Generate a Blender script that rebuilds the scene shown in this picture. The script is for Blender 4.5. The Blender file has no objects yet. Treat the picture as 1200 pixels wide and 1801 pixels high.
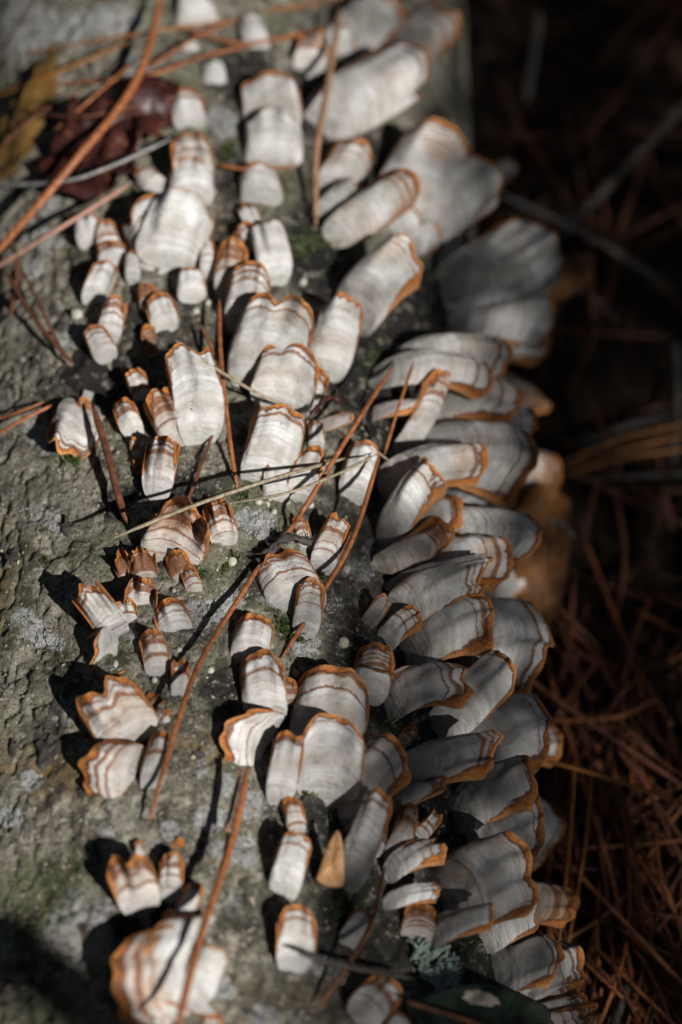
import bpy, math, random
import numpy as np
from mathutils import Vector, Matrix

scene = bpy.context.scene
col = scene.collection
random.seed(7)
RNG = np.random.default_rng(11)
R_ = math.radians

# ------------------------------------------------------------------ camera
LOG_R, LOG_Z = 0.120, 0.050           # log radius and height of its axis (it lies sunk in the litter)
PITCH, DIST = R_(52), 0.85
FOC, SENS = 85.0, 24.0
FPX = FOC / SENS * 1200.0             # focal length in photograph pixels
LOOK = Vector((0.060, 0.0, LOG_Z + math.sqrt(LOG_R**2 - 0.06**2)))
FWD = Vector((0, math.cos(PITCH), -math.sin(PITCH)))
RIGHT = Vector((1, 0, 0))
UP = RIGHT.cross(FWD)
CAM = LOOK - FWD * DIST
cam_d = bpy.data.cameras.new('camera')
cam = bpy.data.objects.new('camera', cam_d)
col.objects.link(cam)
cam.location = CAM
cam.rotation_euler = (math.pi / 2 - PITCH, 0, 0)
cam_d.lens = FOC
cam_d.sensor_fit = 'HORIZONTAL'
cam_d.sensor_width = SENS
cam_d.clip_start = 0.02
cam_d.clip_end = 200
cam_d.dof.use_dof = True
cam_d.dof.focus_distance = 0.812
cam_d.dof.aperture_fstop = 5.0
scene.camera = cam

# ------------------------------------------------------------------ sky, sun, exposure
SUN = Vector((0.47, -0.64, 0.66)).normalized()      # towards the sun
world = bpy.data.worlds.new('World')
scene.world = world
world.use_nodes = True
wn = world.node_tree
sky = wn.nodes.new('ShaderNodeTexSky')
sky.sky_type = 'NISHITA'
sky.sun_disc = False
sky.sun_elevation = math.asin(SUN.z)
sky.sun_rotation = math.atan2(SUN.x, SUN.y)
wn.links.new(sky.outputs[0], wn.nodes['Background'].inputs[0])
wn.nodes['Background'].inputs[1].default_value = 0.05
sd = bpy.data.lights.new('sun', 'SUN')
sd.energy = 5.0
sd.angle = R_(0.53)
sd.color = (1.0, 0.98, 0.95)
so = bpy.data.objects.new('sun', sd)
col.objects.link(so)
so.rotation_euler = SUN.to_track_quat('Z', 'Y').to_euler()
so.location = SUN * 5
vs = scene.view_settings
vs.view_transform = 'Standard'
vs.look = 'None'
vs.exposure = 0.18
vs.gamma = 1.0
vs.use_curve_mapping = False

# ------------------------------------------------------------------ helpers
def ray(px, py):
    return FWD + RIGHT * ((px - 600.0) / FPX) - UP * ((py - 900.5) / FPX)

def at_depth(px, py, d):
    return CAM + ray(px, py) * d

def on_log(px, py, h=0.0):
    """point where the sight line meets a shell h above the log (closest approach where it misses)"""
    r = ray(px, py)
    ox, oz = CAM.x, CAM.z - LOG_Z
    a = r.x**2 + r.z**2
    b = ox * r.x + oz * r.z
    c = ox**2 + oz**2 - (LOG_R + h)**2
    disc = b * b - a * c
    t = (-b - math.sqrt(disc)) / a if disc > 0 else -b / a
    return CAM + r * t

def on_ground(px, py, z=0.0):
    r = ray(px, py)
    return CAM + r * ((z - CAM.z) / r.z)

def _hash(ix, iy, iz, seed):
    n = (ix * 374761393 + iy * 668265263 + iz * 1274126177 + seed * 974711) & 0xFFFFFFFF
    n = ((n ^ (n >> 13)) * 1274126177) & 0xFFFFFFFF
    n = n ^ (n >> 16)
    return (n & 0xFFFF) / 65535.0

def vnoise(p, seed=0):
    """value noise 0..1 for an (n,3) array"""
    p = np.asarray(p, float)
    i = np.floor(p).astype(np.int64)
    f = p - i
    f = f * f * (3 - 2 * f)
    out = 0
    for dx in (0, 1):
        wx = f[:, 0] if dx else 1 - f[:, 0]
        for dy in (0, 1):
            wy = f[:, 1] if dy else 1 - f[:, 1]
            for dz in (0, 1):
                wz = f[:, 2] if dz else 1 - f[:, 2]
                out = out + wx * wy * wz * _hash(i[:, 0] + dx, i[:, 1] + dy, i[:, 2] + dz, seed)
    return out

def fbm(p, octv=4, seed=0):
    s, a, t = 0, 1.0, 0
    for k in range(octv):
        s = s + a * vnoise(np.asarray(p) * (2.03 ** k), seed + k)
        t += a
        a *= 0.5
    return s / t

def mesh_obj(name, verts, faces, mat, parent=None, smooth=True, normals=None, attrs=None):
    me = bpy.data.meshes.new(name)
    me.from_pydata([tuple(v) for v in verts], [], [tuple(f) for f in faces])
    me.materials.append(mat)
    if smooth:
        me.polygons.foreach_set('use_smooth', [True] * len(me.polygons))
    if attrs:
        for k, arr in attrs.items():
            at = me.attributes.new(k, 'FLOAT', 'POINT')
            at.data.foreach_set('value', np.asarray(arr, np.float32).ravel())
    me.update()
    if normals is not None:
        me.normals_split_custom_set_from_vertices([tuple(n) for n in normals])
    o = bpy.data.objects.new(name, me)
    col.objects.link(o)
    if parent is not None:
        o.parent = parent
    return o

def empty(name, loc):
    o = bpy.data.objects.new(name, None)
    o.empty_display_size = 0.005
    col.objects.link(o)
    o.location = loc
    return o

def tag(o, label=None, cat=None, group=None, kind=None):
    if label: o['label'] = label
    if cat: o['category'] = cat
    if group: o['group'] = group
    if kind: o['kind'] = kind
    return o

def grid_faces(nr, nc, off=0):
    f = []
    for i in range(nr - 1):
        for j in range(nc - 1):
            a = off + i * nc + j
            f.append((a, a + nc, a + nc + 1, a + 1))
    return f

def catmull(pts, n):
    pts = [Vector(p) for p in pts]
    if len(pts) == 2:
        return [pts[0].lerp(pts[1], i / (n - 1)) for i in range(n)]
    P = [pts[0] * 2 - pts[1]] + pts + [pts[-1] * 2 - pts[-2]]
    segs = len(pts) - 1
    out = []
    for i in range(n):
        t = i / (n - 1) * segs
        k = min(int(t), segs - 1)
        t -= k
        a, b, c, d = P[k:k + 4]
        out.append(0.5 * ((2 * b) + (c - a) * t + (2 * a - 5 * b + 4 * c - d) * t * t + (3 * b - a - 3 * c + d) * t**3))
    return out

def tube_data(path, rad, sides=7, rough=0.0, seed=0, flat=1.0):
    """rad: list of radii along path; returns verts, faces (closed)"""
    n = len(path)
    verts, faces = [], []
    rr = random.Random(seed)
    prev = None
    for i, p in enumerate(path):
        t = (path[min(i + 1, n - 1)] - path[max(i - 1, 0)]).normalized()
        if prev is None:
            s = t.cross(Vector((0.13, 0.2, 1))).normalized()
        else:
            s = (prev - t * prev.dot(t)).normalized()
        prev = s
        q = t.cross(s)
        for k in range(sides):
            a = 2 * math.pi * k / sides
            r = rad[i] * (1 + rough * (rr.random() - 0.5))
            verts.append(p + s * (math.cos(a) * r) + q * (math.sin(a) * r * flat))
    for i in range(n - 1):
        for k in range(sides):
            a, b = i * sides + k, i * sides + (k + 1) % sides
            faces.append((a, b, b + sides, a + sides))
    faces.append(tuple(reversed(range(sides))))
    faces.append(tuple(range((n - 1) * sides, n * sides)))
    return verts, faces

# ------------------------------------------------------------------ materials
class NT:
    def __init__(self, name):
        self.m = bpy.data.materials.new(name)
        self.m.use_nodes = True
        self.t = self.m.node_tree
        self.b = self.t.nodes['Principled BSDF']
    def n(self, typ, **kw):
        nd = self.t.nodes.new(typ)
        for k, v in kw.items():
            setattr(nd, k, v)
        return nd
    def l(self, a, b):
        self.t.links.new(a, b)
    def put(self, sock, v):
        if hasattr(v, 'links'): self.l(v, sock)
        else: sock.default_value = v
    def math(self, op, a, b=None, c=None, clamp=False):
        nd = self.n('ShaderNodeMath', operation=op, use_clamp=clamp)
        for i, v in enumerate((a, b, c)):
            if v is not None: self.put(nd.inputs[i], v)
        return nd.outputs[0]
    def attr(self, name):
        return self.n('ShaderNodeAttribute', attribute_name=name).outputs['Fac']
    def noise(self, scale, detail=4, vec=None, rough=0.55, dim='3D', w=None, dist=0.0):
        nd = self.n('ShaderNodeTexNoise', noise_dimensions=dim)
        nd.inputs['Scale'].default_value = scale
        nd.inputs['Detail'].default_value = detail
        nd.inputs['Roughness'].default_value = rough
        nd.inputs['Distortion'].default_value = dist
        if vec is not None: self.l(vec, nd.inputs['Vector'])
        if w is not None: self.l(w, nd.inputs['W'])
        return nd.outputs['Fac']
    def ramp(self, fac, lo, hi, interp='SMOOTHSTEP'):
        nd = self.n('ShaderNodeMapRange', interpolation_type=interp)
        self.put(nd.inputs[0], fac)
        self.put(nd.inputs[1], lo)
        self.put(nd.inputs[2], hi)
        return nd.outputs[0]
    def mix(self, f, a, b):
        nd = self.n('ShaderNodeMix', data_type='RGBA')
        self.put(nd.inputs[0], f)
        self.put(nd.inputs[6], a if hasattr(a, 'links') else (*a, 1))
        self.put(nd.inputs[7], b if hasattr(b, 'links') else (*b, 1))
        return nd.outputs[2]
    def coord(self, scale=(1, 1, 1)):
        tc = self.n('ShaderNodeTexCoord')
        mp = self.n('ShaderNodeMapping')
        mp.inputs['Scale'].default_value = scale
        self.l(tc.outputs['Object'], mp.inputs[0])
        return mp.outputs[0]
    def bump(self, h, strength, dist, prev=None):
        nd = self.n('ShaderNodeBump')
        nd.inputs['Strength'].default_value = strength
        nd.inputs['Distance'].default_value = dist
        self.l(h, nd.inputs['Height'])
        if prev is not None: self.l(prev, nd.inputs['Normal'])
        return nd.outputs[0]
    def done(self, color, rough=0.8, normal=None, spec=0.3):
        self.put(self.b.inputs['Base Color'], color if hasattr(color, 'links') else (*color, 1))
        self.put(self.b.inputs['Roughness'], rough)
        self.b.inputs['Specular IOR Level'].default_value = spec
        if normal is not None: self.l(normal, self.b.inputs['Normal'])
        return self.m

def mat_cap(name, under=False):
    t = NT(name)
    zone, brown, seed, uu, tone, edge, arc, vv = (t.attr(k) for k in ('zone', 'brown', 'seed', 'uu', 'tone', 'edge', 'arc', 'vv'))
    vec = t.coord()
    cv = t.n('ShaderNodeCombineXYZ')                       # frays the bands along the radius
    t.l(t.math('ADD', t.math('MULTIPLY', uu, 9.0), t.math('MULTIPLY', seed, 91.0)), cv.inputs[0])
    t.l(t.math('MULTIPLY', arc, 0.16), cv.inputs[1])
    fray = t.noise(2.6, 5, cv.outputs[0], 0.7)
    n1 = t.noise(130, 4, vec)
    n2 = t.noise(800, 3, vec)
    e = t.math('ADD', arc, t.math('MULTIPLY', t.math('SUBTRACT', fray, 0.5), 2.2))
    e = t.math('ADD', e, t.math('MULTIPLY', t.math('SUBTRACT', n1, 0.5), 2.6))
    w = t.math('ADD', e, t.math('MULTIPLY', seed, 370.0))
    band = t.noise(0.42, 1, dim='1D', w=w)
    fine = t.noise(1.25, 2, dim='1D', w=w)
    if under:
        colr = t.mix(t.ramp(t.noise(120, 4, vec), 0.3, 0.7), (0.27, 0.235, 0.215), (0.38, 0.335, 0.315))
    else:
        colr = t.mix(t.ramp(t.noise(90, 5, vec), 0.3, 0.7), (0.42, 0.40, 0.365), (0.74, 0.735, 0.725))
        colr = t.mix(t.math('MULTIPLY', t.ramp(band, 0.35, 0.65), 0.40), colr, (0.38, 0.345, 0.30))
        st = t.math('MULTIPLY', t.ramp(t.noise(60, 4, vec), 0.40, 0.72), t.ramp(brown, 0.2, 0.7), clamp=True)
        colr = t.mix(t.math('MULTIPLY', st, 0.95), colr, t.mix(n2, (0.30, 0.15, 0.075), (0.50, 0.33, 0.20)))
        colr = t.mix(t.math('MULTIPLY', t.ramp(brown, 0.48, 0.85), t.math('ADD', 0.15, t.math('MULTIPLY', t.ramp(arc, 14.0, 1.0), 0.65))), colr, t.mix(band, (0.46, 0.29, 0.17), (0.30, 0.145, 0.07)))
        gl = t.math('MULTIPLY', t.ramp(fine, 0.55, 0.64), t.ramp(n1, 0.38, 0.58))
        s2 = t.math('FRACT', t.math('MULTIPLY', seed, 17.31))
        gl = t.math('MULTIPLY', gl, t.math('ADD', 0.12, t.math('MULTIPLY', s2, 0.55)))
        gl = t.math('MULTIPLY', gl, t.ramp(t.noise(75, 3, vec), 0.36, 0.56))
        colr = t.mix(gl, colr, (0.125, 0.10, 0.08))
        # rusty bands, crowded near the margin
        lim = t.math('ADD', 3.0, t.math('MULTIPLY', brown, 22.0))
        near = t.ramp(arc, lim, t.math('MULTIPLY', lim, 0.25))
        th = t.math('SUBTRACT', 0.80, t.math('MULTIPLY', near, t.math('ADD', 0.16, t.math('MULTIPLY', brown, 0.26))))
        bb = t.math('MULTIPLY', t.ramp(band, th, t.math('ADD', th, 0.035)), t.ramp(brown, 0.05, 0.2))
        bb = t.math('MULTIPLY', bb, t.ramp(fray, 0.30, 0.46))
        colr = t.mix(t.math('MULTIPLY', bb, 0.88), colr, t.mix(fine, (0.10, 0.030, 0.012), (0.33, 0.145, 0.065)))
        sp = t.math('MULTIPLY', t.ramp(t.noise(620, 2, vec), 0.67, 0.71), t.ramp(t.noise(140, 2, vec), 0.46, 0.60))
        colr = t.mix(t.math('MULTIPLY', sp, 0.8), colr, (0.04, 0.032, 0.025))
        ga = t.math('MULTIPLY', t.ramp(zone, 0.30, -0.05), t.ramp(t.noise(180, 3, vec), 0.40, 0.66))
        colr = t.mix(t.math('MULTIPLY', ga, 0.6), colr, (0.16, 0.17, 0.085))
        dk = t.math('MULTIPLY', t.ramp(zone, 0.45, 0.0), t.ramp(n1, 0.42, 0.62))
        colr = t.mix(t.math('MULTIPLY', dk, 0.45), colr, (0.13, 0.115, 0.095))
    # orange margin, its ragged inner line dark brown
    rw = t.math('MULTIPLY', t.math('ADD', 0.75, t.math('MULTIPLY', brown, 2.3)), t.ramp(brown, 0.0, 0.12))
    cu = t.n('ShaderNodeCombineXYZ')
    t.l(t.math('ADD', t.math('MULTIPLY', uu, 1.6), t.math('MULTIPLY', seed, 53.0)), cu.inputs[0])
    rw = t.math('MULTIPLY', rw, t.math('MULTIPLY', t.ramp(t.noise(1.3, 3, cu.outputs[0], 0.6), 0.24, 0.70), 1.75))
    rw = t.math('MULTIPLY', rw, t.ramp(n1, 0.05, 0.60))
    rw = t.math('MULTIPLY', rw, t.math('ADD', 0.10, t.math('MULTIPLY', t.ramp(vv, 0.40, 0.99), 1.0)))
    e2 = t.math('ADD', edge, t.math('MULTIPLY', t.math('SUBTRACT', fray, 0.5), 1.3))
    rim = t.ramp(e2, rw, t.math('MULTIPLY', rw, 0.62))
    inner = t.math('MULTIPLY', t.ramp(e2, t.math('ADD', rw, 0.15), rw), t.ramp(e2, t.math('MULTIPLY', rw, 0.45), t.math('MULTIPLY', rw, 0.85)))
    rc = t.mix(t.ramp(n2, 0.3, 0.7), (0.33, 0.100, 0.020), (0.56, 0.220, 0.060))
    rc = t.mix(t.math('MULTIPLY', t.ramp(edge, 0.5, 0.05), 0.5), rc, (0.62, 0.34, 0.15))
    colr = t.mix(rim, colr, rc)
    colr = t.mix(t.math('MULTIPLY', inner, 0.85), colr, (0.10, 0.028, 0.010))
    tint = t.n('ShaderNodeMix', data_type='RGBA', blend_type='MULTIPLY')  # cap tone: random variation and painted-in shade
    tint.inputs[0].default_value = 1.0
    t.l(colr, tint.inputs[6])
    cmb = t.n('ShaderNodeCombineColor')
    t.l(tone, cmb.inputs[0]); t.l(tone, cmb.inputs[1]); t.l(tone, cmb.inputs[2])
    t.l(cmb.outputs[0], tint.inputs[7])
    h = t.math('ADD', t.math('MULTIPLY', fine, 0.6), t.math('MULTIPLY', t.noise(1500, 3, vec), 0.3))
    nb = t.bump(h, 0.75, 0.0007)
    nb = t.bump(t.noise(240, 5, vec, 0.65), 0.7, 0.0013, nb)
    return t.done(tint.outputs[2], 0.88, nb, 0.2)

M_CAP = mat_cap('fungus_cap')
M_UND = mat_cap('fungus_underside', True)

def mat_bark():
    t = NT('bark')
    vec = t.coord()
    vs_ = t.coord((1.0, 0.55, 1.0))
    wet_shade, moss, lich = t.attr('wet_shade'), t.attr('moss'), t.attr('lich')
    a, b, c = t.noise(45, 6, vec, 0.65), t.noise(240, 6, vec, 0.65), t.noise(1100, 4, vs_, 0.65)
    m = t.noise(520, 4, vec, 0.6, dist=0.4)
    base = t.mix(t.ramp(a, 0.34, 0.66), (0.130, 0.115, 0.085), (0.27, 0.250, 0.195))
    base = t.mix(t.ramp(b, 0.44, 0.66), base, (0.38, 0.345, 0.275))
    base = t.mix(t.math('MULTIPLY', t.ramp(m, 0.44, 0.35), 0.85), base, (0.040, 0.034, 0.026))
    base = t.mix(t.math('MULTIPLY', t.ramp(c, 0.46, 0.36), 0.8), base, (0.022, 0.018, 0.014))
    base = t.mix(t.math('MULTIPLY', t.ramp(t.noise(75, 5, vec, 0.7), 0.53, 0.62), 0.85), base, (0.040, 0.034, 0.027))
    # green film of algae
    gr = t.math('ADD', t.math('MULTIPLY', t.ramp(t.noise(34, 5, vs_), 0.47, 0.64), 0.42), t.math('MULTIPLY', moss, t.ramp(b, 0.36, 0.56)), clamp=True)
    base = t.mix(t.math('MULTIPLY', gr, 0.75), base, t.mix(m, (0.035, 0.050, 0.014), (0.150, 0.175, 0.065)))
    # ochre crust
    oc = t.math('MULTIPLY', t.ramp(t.noise(24, 4, vec), 0.57, 0.66), t.ramp(b, 0.38, 0.56))
    base = t.mix(t.math('MULTIPLY', oc, 0.75), base, t.mix(m, (0.12, 0.075, 0.022), (0.30, 0.20, 0.085)))
    # pale crust lichen
    l0 = t.math('MULTIPLY', t.ramp(t.noise(38, 5, vec, 0.62, dist=0.6), 0.60, 0.65), 0.8)
    l1 = t.ramp(t.math('ADD', lich, t.math('MULTIPLY', t.math('SUBTRACT', b, 0.5), 1.5)), 0.42, 0.58)
    li = t.math('MULTIPLY', t.math('MAXIMUM', l0, l1), t.ramp(m, 0.34, 0.50))
    base = t.mix(t.math('MULTIPLY', li, 0.9), base, t.mix(t.ramp(c, 0.35, 0.65), (0.22, 0.22, 0.205), (0.50, 0.50, 0.485)))
    # small pale grains
    fl = t.ramp(t.noise(430, 3, vec), 0.62, 0.68)
    base = t.mix(t.math('MULTIPLY', fl, 0.75), base, (0.48, 0.455, 0.40))
    # black decayed wood, plus shadow among the caps painted as black
    base = t.mix(t.math('MULTIPLY', t.math('MULTIPLY', wet_shade, 1.5, clamp=True), t.ramp(b, 0.74, 0.52), clamp=True), base, (0.012, 0.011, 0.010))
    nb = t.bump(t.noise(600, 6, vec, 0.75), 0.75, 0.0013)
    nb = t.bump(c, 0.9, 0.0009, nb)
    rough = t.math('SUBTRACT', 0.9, t.math('MULTIPLY', wet_shade, 0.35))
    return t.done(base, rough, nb, 0.3)
M_BARK = mat_bark()

def mat_simple(name, c1, c2, scale=300, rough=0.7, spec=0.3, stretch=(1, 1, 1), bump=0.3, bd=0.0005, spots=None):
    t = NT(name)
    vec = t.coord(stretch)
    n = t.noise(scale, 5, vec, 0.6)
    c = t.mix(t.ramp(n, 0.3, 0.7), c1, c2)
    if spots:
        c = t.mix(t.math('MULTIPLY', t.ramp(t.noise(scale * 1.7, 3, vec), 0.60, 0.68), 0.8), c, spots)
    return t.done(c, rough, t.bump(n, bump, bd), spec)

M_NEED = mat_simple('needle_rust', (0.19, 0.058, 0.020), (0.38, 0.140, 0.050), 400, 0.5, 0.4, spots=(0.07, 0.028, 0.014))
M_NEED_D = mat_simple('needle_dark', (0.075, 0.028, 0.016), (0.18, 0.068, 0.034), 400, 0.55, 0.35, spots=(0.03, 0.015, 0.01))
M_NEED_O = mat_simple('needle_orange', (0.22, 0.080, 0.017), (0.34, 0.14, 0.03), 400, 0.5, 0.4, spots=(0.14, 0.05, 0.015))
M_NEED_P = mat_simple('needle_pink', (0.30, 0.15, 0.105), (0.46, 0.27, 0.20), 400, 0.6, 0.3)
M_STRAW = mat_simple('straw_grey', (0.19, 0.150, 0.095), (0.38, 0.32, 0.22), 500, 0.65, 0.3, spots=(0.10, 0.075, 0.05))
M_STEM = mat_simple('stem_tan', (0.20, 0.105, 0.055), (0.34, 0.20, 0.115), 250, 0.7, 0.25)
M_TWIG_G = mat_simple('twig_grey', (0.16, 0.15, 0.14), (0.40, 0.385, 0.365), 260, 0.8, 0.2, bump=0.6, bd=0.001)
M_TWIG_D = mat_simple('twig_dark', (0.030, 0.025, 0.022), (0.085, 0.072, 0.062), 220, 0.8, 0.25, bump=0.6, bd=0.001)
M_SOIL = mat_simple('soil', (0.008, 0.006, 0.004), (0.024, 0.016, 0.011), 60, 0.95, 0.1, bump=0.8, bd=0.006)
M_LITTER = mat_simple('litter', (0.012, 0.007, 0.005), (0.045, 0.022, 0.013), 30, 0.85, 0.15)
M_LEAF_R = mat_simple('leaf_red', (0.020, 0.006, 0.005), (0.065, 0.016, 0.012), 90, 0.45, 0.45, bump=0.5, bd=0.002, spots=(0.17, 0.06, 0.03))
M_LEAF_Y = mat_simple('leaf_yellow', (0.065, 0.036, 0.010), (0.16, 0.088, 0.022), 80, 0.6, 0.3, bump=0.4, bd=0.001)
M_LEAF_O = mat_simple('leaf_orange', (0.085, 0.034, 0.010), (0.19, 0.080, 0.020), 70, 0.6, 0.3, bump=0.5, bd=0.002)
M_LEAF_T = mat_simple('leaf_tan', (0.34, 0.175, 0.075), (0.50, 0.29, 0.14), 220, 0.6, 0.3, spots=(0.24, 0.11, 0.045))
M_LEAF_G = mat_simple('leaf_green', (0.007, 0.014, 0.010), (0.018, 0.030, 0.021), 110, 0.42, 0.4)
M_BLOTCH = mat_simple('leaf_blotch', (0.26, 0.22, 0.18), (0.42, 0.37, 0.31), 260, 0.8, 0.2)
M_FLAKE = mat_simple('bark_flake', (0.030, 0.026, 0.023), (0.085, 0.074, 0.062), 300, 0.85, 0.25, bump=0.8, bd=0.001)
M_MOSS = mat_simple('moss', (0.040, 0.060, 0.016), (0.120, 0.150, 0.050), 500, 0.8, 0.2)
M_LICH = mat_simple('lichen_mint', (0.23, 0.32, 0.27), (0.46, 0.54, 0.47), 400, 0.9, 0.1)
M_CRUST = mat_simple('lichen_crust', (0.20, 0.20, 0.19), (0.40, 0.40, 0.39), 600, 0.95, 0.1, bump=0.9, bd=0.0012, spots=(0.16, 0.16, 0.15))
M_NUB = mat_simple('fungus_nub', (0.30, 0.29, 0.21), (0.50, 0.49, 0.42), 500, 0.9, 0.2, bump=0.6, bd=0.0006)
M_PINE = mat_simple('pine_bark', (0.06, 0.038, 0.026), (0.19, 0.115, 0.075), 30, 0.9, 0.2, bump=1.0, bd=0.01)
M_GREEN = mat_simple('pine_foliage', (0.030, 0.060, 0.020), (0.070, 0.110, 0.035), 60, 0.6, 0.3)
M_CRUMB = mat_simple('crumb', (0.05, 0.038, 0.026), (0.42, 0.36, 0.27), 260, 0.9, 0.2)
M_TWIG_M = mat_simple('twig_dull', (0.040, 0.037, 0.034), (0.12, 0.112, 0.104), 260, 0.8, 0.2, bump=0.6, bd=0.001)

# ------------------------------------------------------------------ ground
def build_ground():
    xs = np.concatenate([[-60, -20, -6, -2], np.arange(-0.8, 1.3, 0.012), [2, 6, 20, 60]])
    ys = np.concatenate([[-60, -20, -6, -2], np.arange(-0.9, 1.5, 0.012), [2.2, 6, 20, 60]])
    X, Y = np.meshgrid(xs, ys)
    p = np.stack([X.ravel(), Y.ravel(), np.zeros(X.size)], 1)
    z = (fbm(p * 22, 4, 3) - 0.5) * 0.036 + (fbm(p * 4, 2, 9) - 0.5) * 0.03
    v = p.copy()
    v[:, 2] = z
    o = mesh_obj('ground', v, grid_faces(len(ys), len(xs)), M_SOIL)
    tag(o, 'dark bare forest soil under the pine litter', None, None, 'structure')
build_ground()

# ------------------------------------------------------------------ the fallen log
def pix(v):
    d = np.asarray(v) - np.array(CAM)
    z = d @ np.array(FWD)
    return 600 + FPX * (d @ np.array(RIGHT)) / z, 900.5 - FPX * (d @ np.array(UP)) / z

HOLLOWS = [(np.array(on_log(x, y)) - np.array([0, 0, LOG_Z]), r) for x, y, r in ((175, 672, .012), (222, 690, .009), (208, 865, .007), (262, 1632, .014), (215, 1655, .008))]  # black cavities, and near-left dents shaped where the caps' shadow falls

def log_disp(p):
    d = (fbm(p * 16, 3, 21) - 0.5) * 0.009
    d = d + (fbm(p * np.array([60, 60, 60]), 2, 33) - 0.5) * 0.0034
    r = 1 - np.abs(2 * fbm(p * np.array([130, 75, 130]), 3, 47) - 1)
    d = d - np.clip((r - 0.86) / 0.14, 0, 1) * 0.0014
    d = d + (fbm(p * 520, 3, 55) - 0.5) * 0.0008
    for c, r in HOLLOWS:
        q = ((p - c)**2).sum(1) / r**2
        d = d - 0.006 * np.clip(1 - q, 0, 1)
    return d

WET_SHADE = [(178, 672, 66, 1.0), (225, 690, 50, 1.0), (205, 880, 40, .8), (250, 860, 30, .6), (560, 1460, 90, .6), (640, 1620, 120, .6),  # decayed black bark, with shadows around the caps painted in too
       (700, 1200, 110, .7), (620, 1150, 70, .6), (560, 440, 90, .7), (640, 640, 110, .7), (720, 560, 110, .8), (330, 900, 50, .4),
       (300, 560, 60, .5), (90, 1300, 40, .5), (262, 1640, 62, .9), (740, 800, 140, .8), (800, 1400, 160, .8), (60, 1720, 60, .5),  # black in the near-left hollow paints the caps' cast shadow
       (620, 300, 100, .6), (560, 180, 80, .6), (400, 300, 60, .5), (90, 690, 40, .5), (520, 1760, 90, .4), (700, 1000, 90, .5), (850, 1700, 140, .7),
       (430, 440, 80, .6), (385, 610, 50, .55), (450, 1010, 45, .5), (610, 1060, 60, .5), (520, 1310, 70, .65), (400, 1220, 45, .6), (460, 1620, 60, .45),  # extra black among the caps, painting the shadows between them
       (255, 570, 50, .6), (150, 460, 36, .5), (330, 860, 45, .6), (590, 900, 60, .5), (545, 1500, 60, .6), (240, 1290, 40, .6), (250, 980, 40, .6), (420, 130, 70, .6), (250, 170, 50, .6)]
MOSSY = [(60, 1590, 90, .95), (120, 1540, 60, .6), (110, 795, 32, .9), (498, 1104, 26, .9), (490, 330, 50, .7), (560, 420, 60, .5), (90, 1790, 60, .7),
         (690, 1280, 40, .6), (400, 265, 30, .7), (820, 1650, 70, .6), (100, 1180, 60, .35), (60, 860, 70, .3), (590, 1590, 60, .5),
         (420, 880, 40, .5), (380, 1340, 60, .35), (520, 640, 30, .3), (560, 1010, 30, .5), (660, 640, 40, .5), (350, 1010, 40, .4)]

CRUST = [(350, 1085, 26), (385, 1070, 22), (410, 1050, 18), (60, 1120, 24), (95, 1130, 16), (40, 1085, 16), (455, 930, 26), (430, 915, 20),
         (240, 1125, 14), (55, 1370, 16), (20, 1440, 22), (370, 1440, 26), (400, 1380, 20), (300, 1460, 16), (430, 1500, 26), (440, 1420, 22),
         (640, 1000, 24), (660, 960, 18), (620, 1180, 20), (590, 1060, 16), (60, 60, 46), (130, 50, 40), (30, 20, 40), (200, 40, 34), (240, 120, 22),
         (85, 780, 16), (60, 760, 20), (50, 400, 24), (90, 430, 24), (120, 590, 24), (60, 470, 20), (300, 540, 20), (225, 1690, 22), (205, 1660, 16),
         (470, 1790, 24), (560, 1690, 20), (390, 1740, 22), (90, 360, 20), (160, 260, 18), (395, 215, 26), (540, 1130, 20), (470, 1350, 20)]

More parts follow.
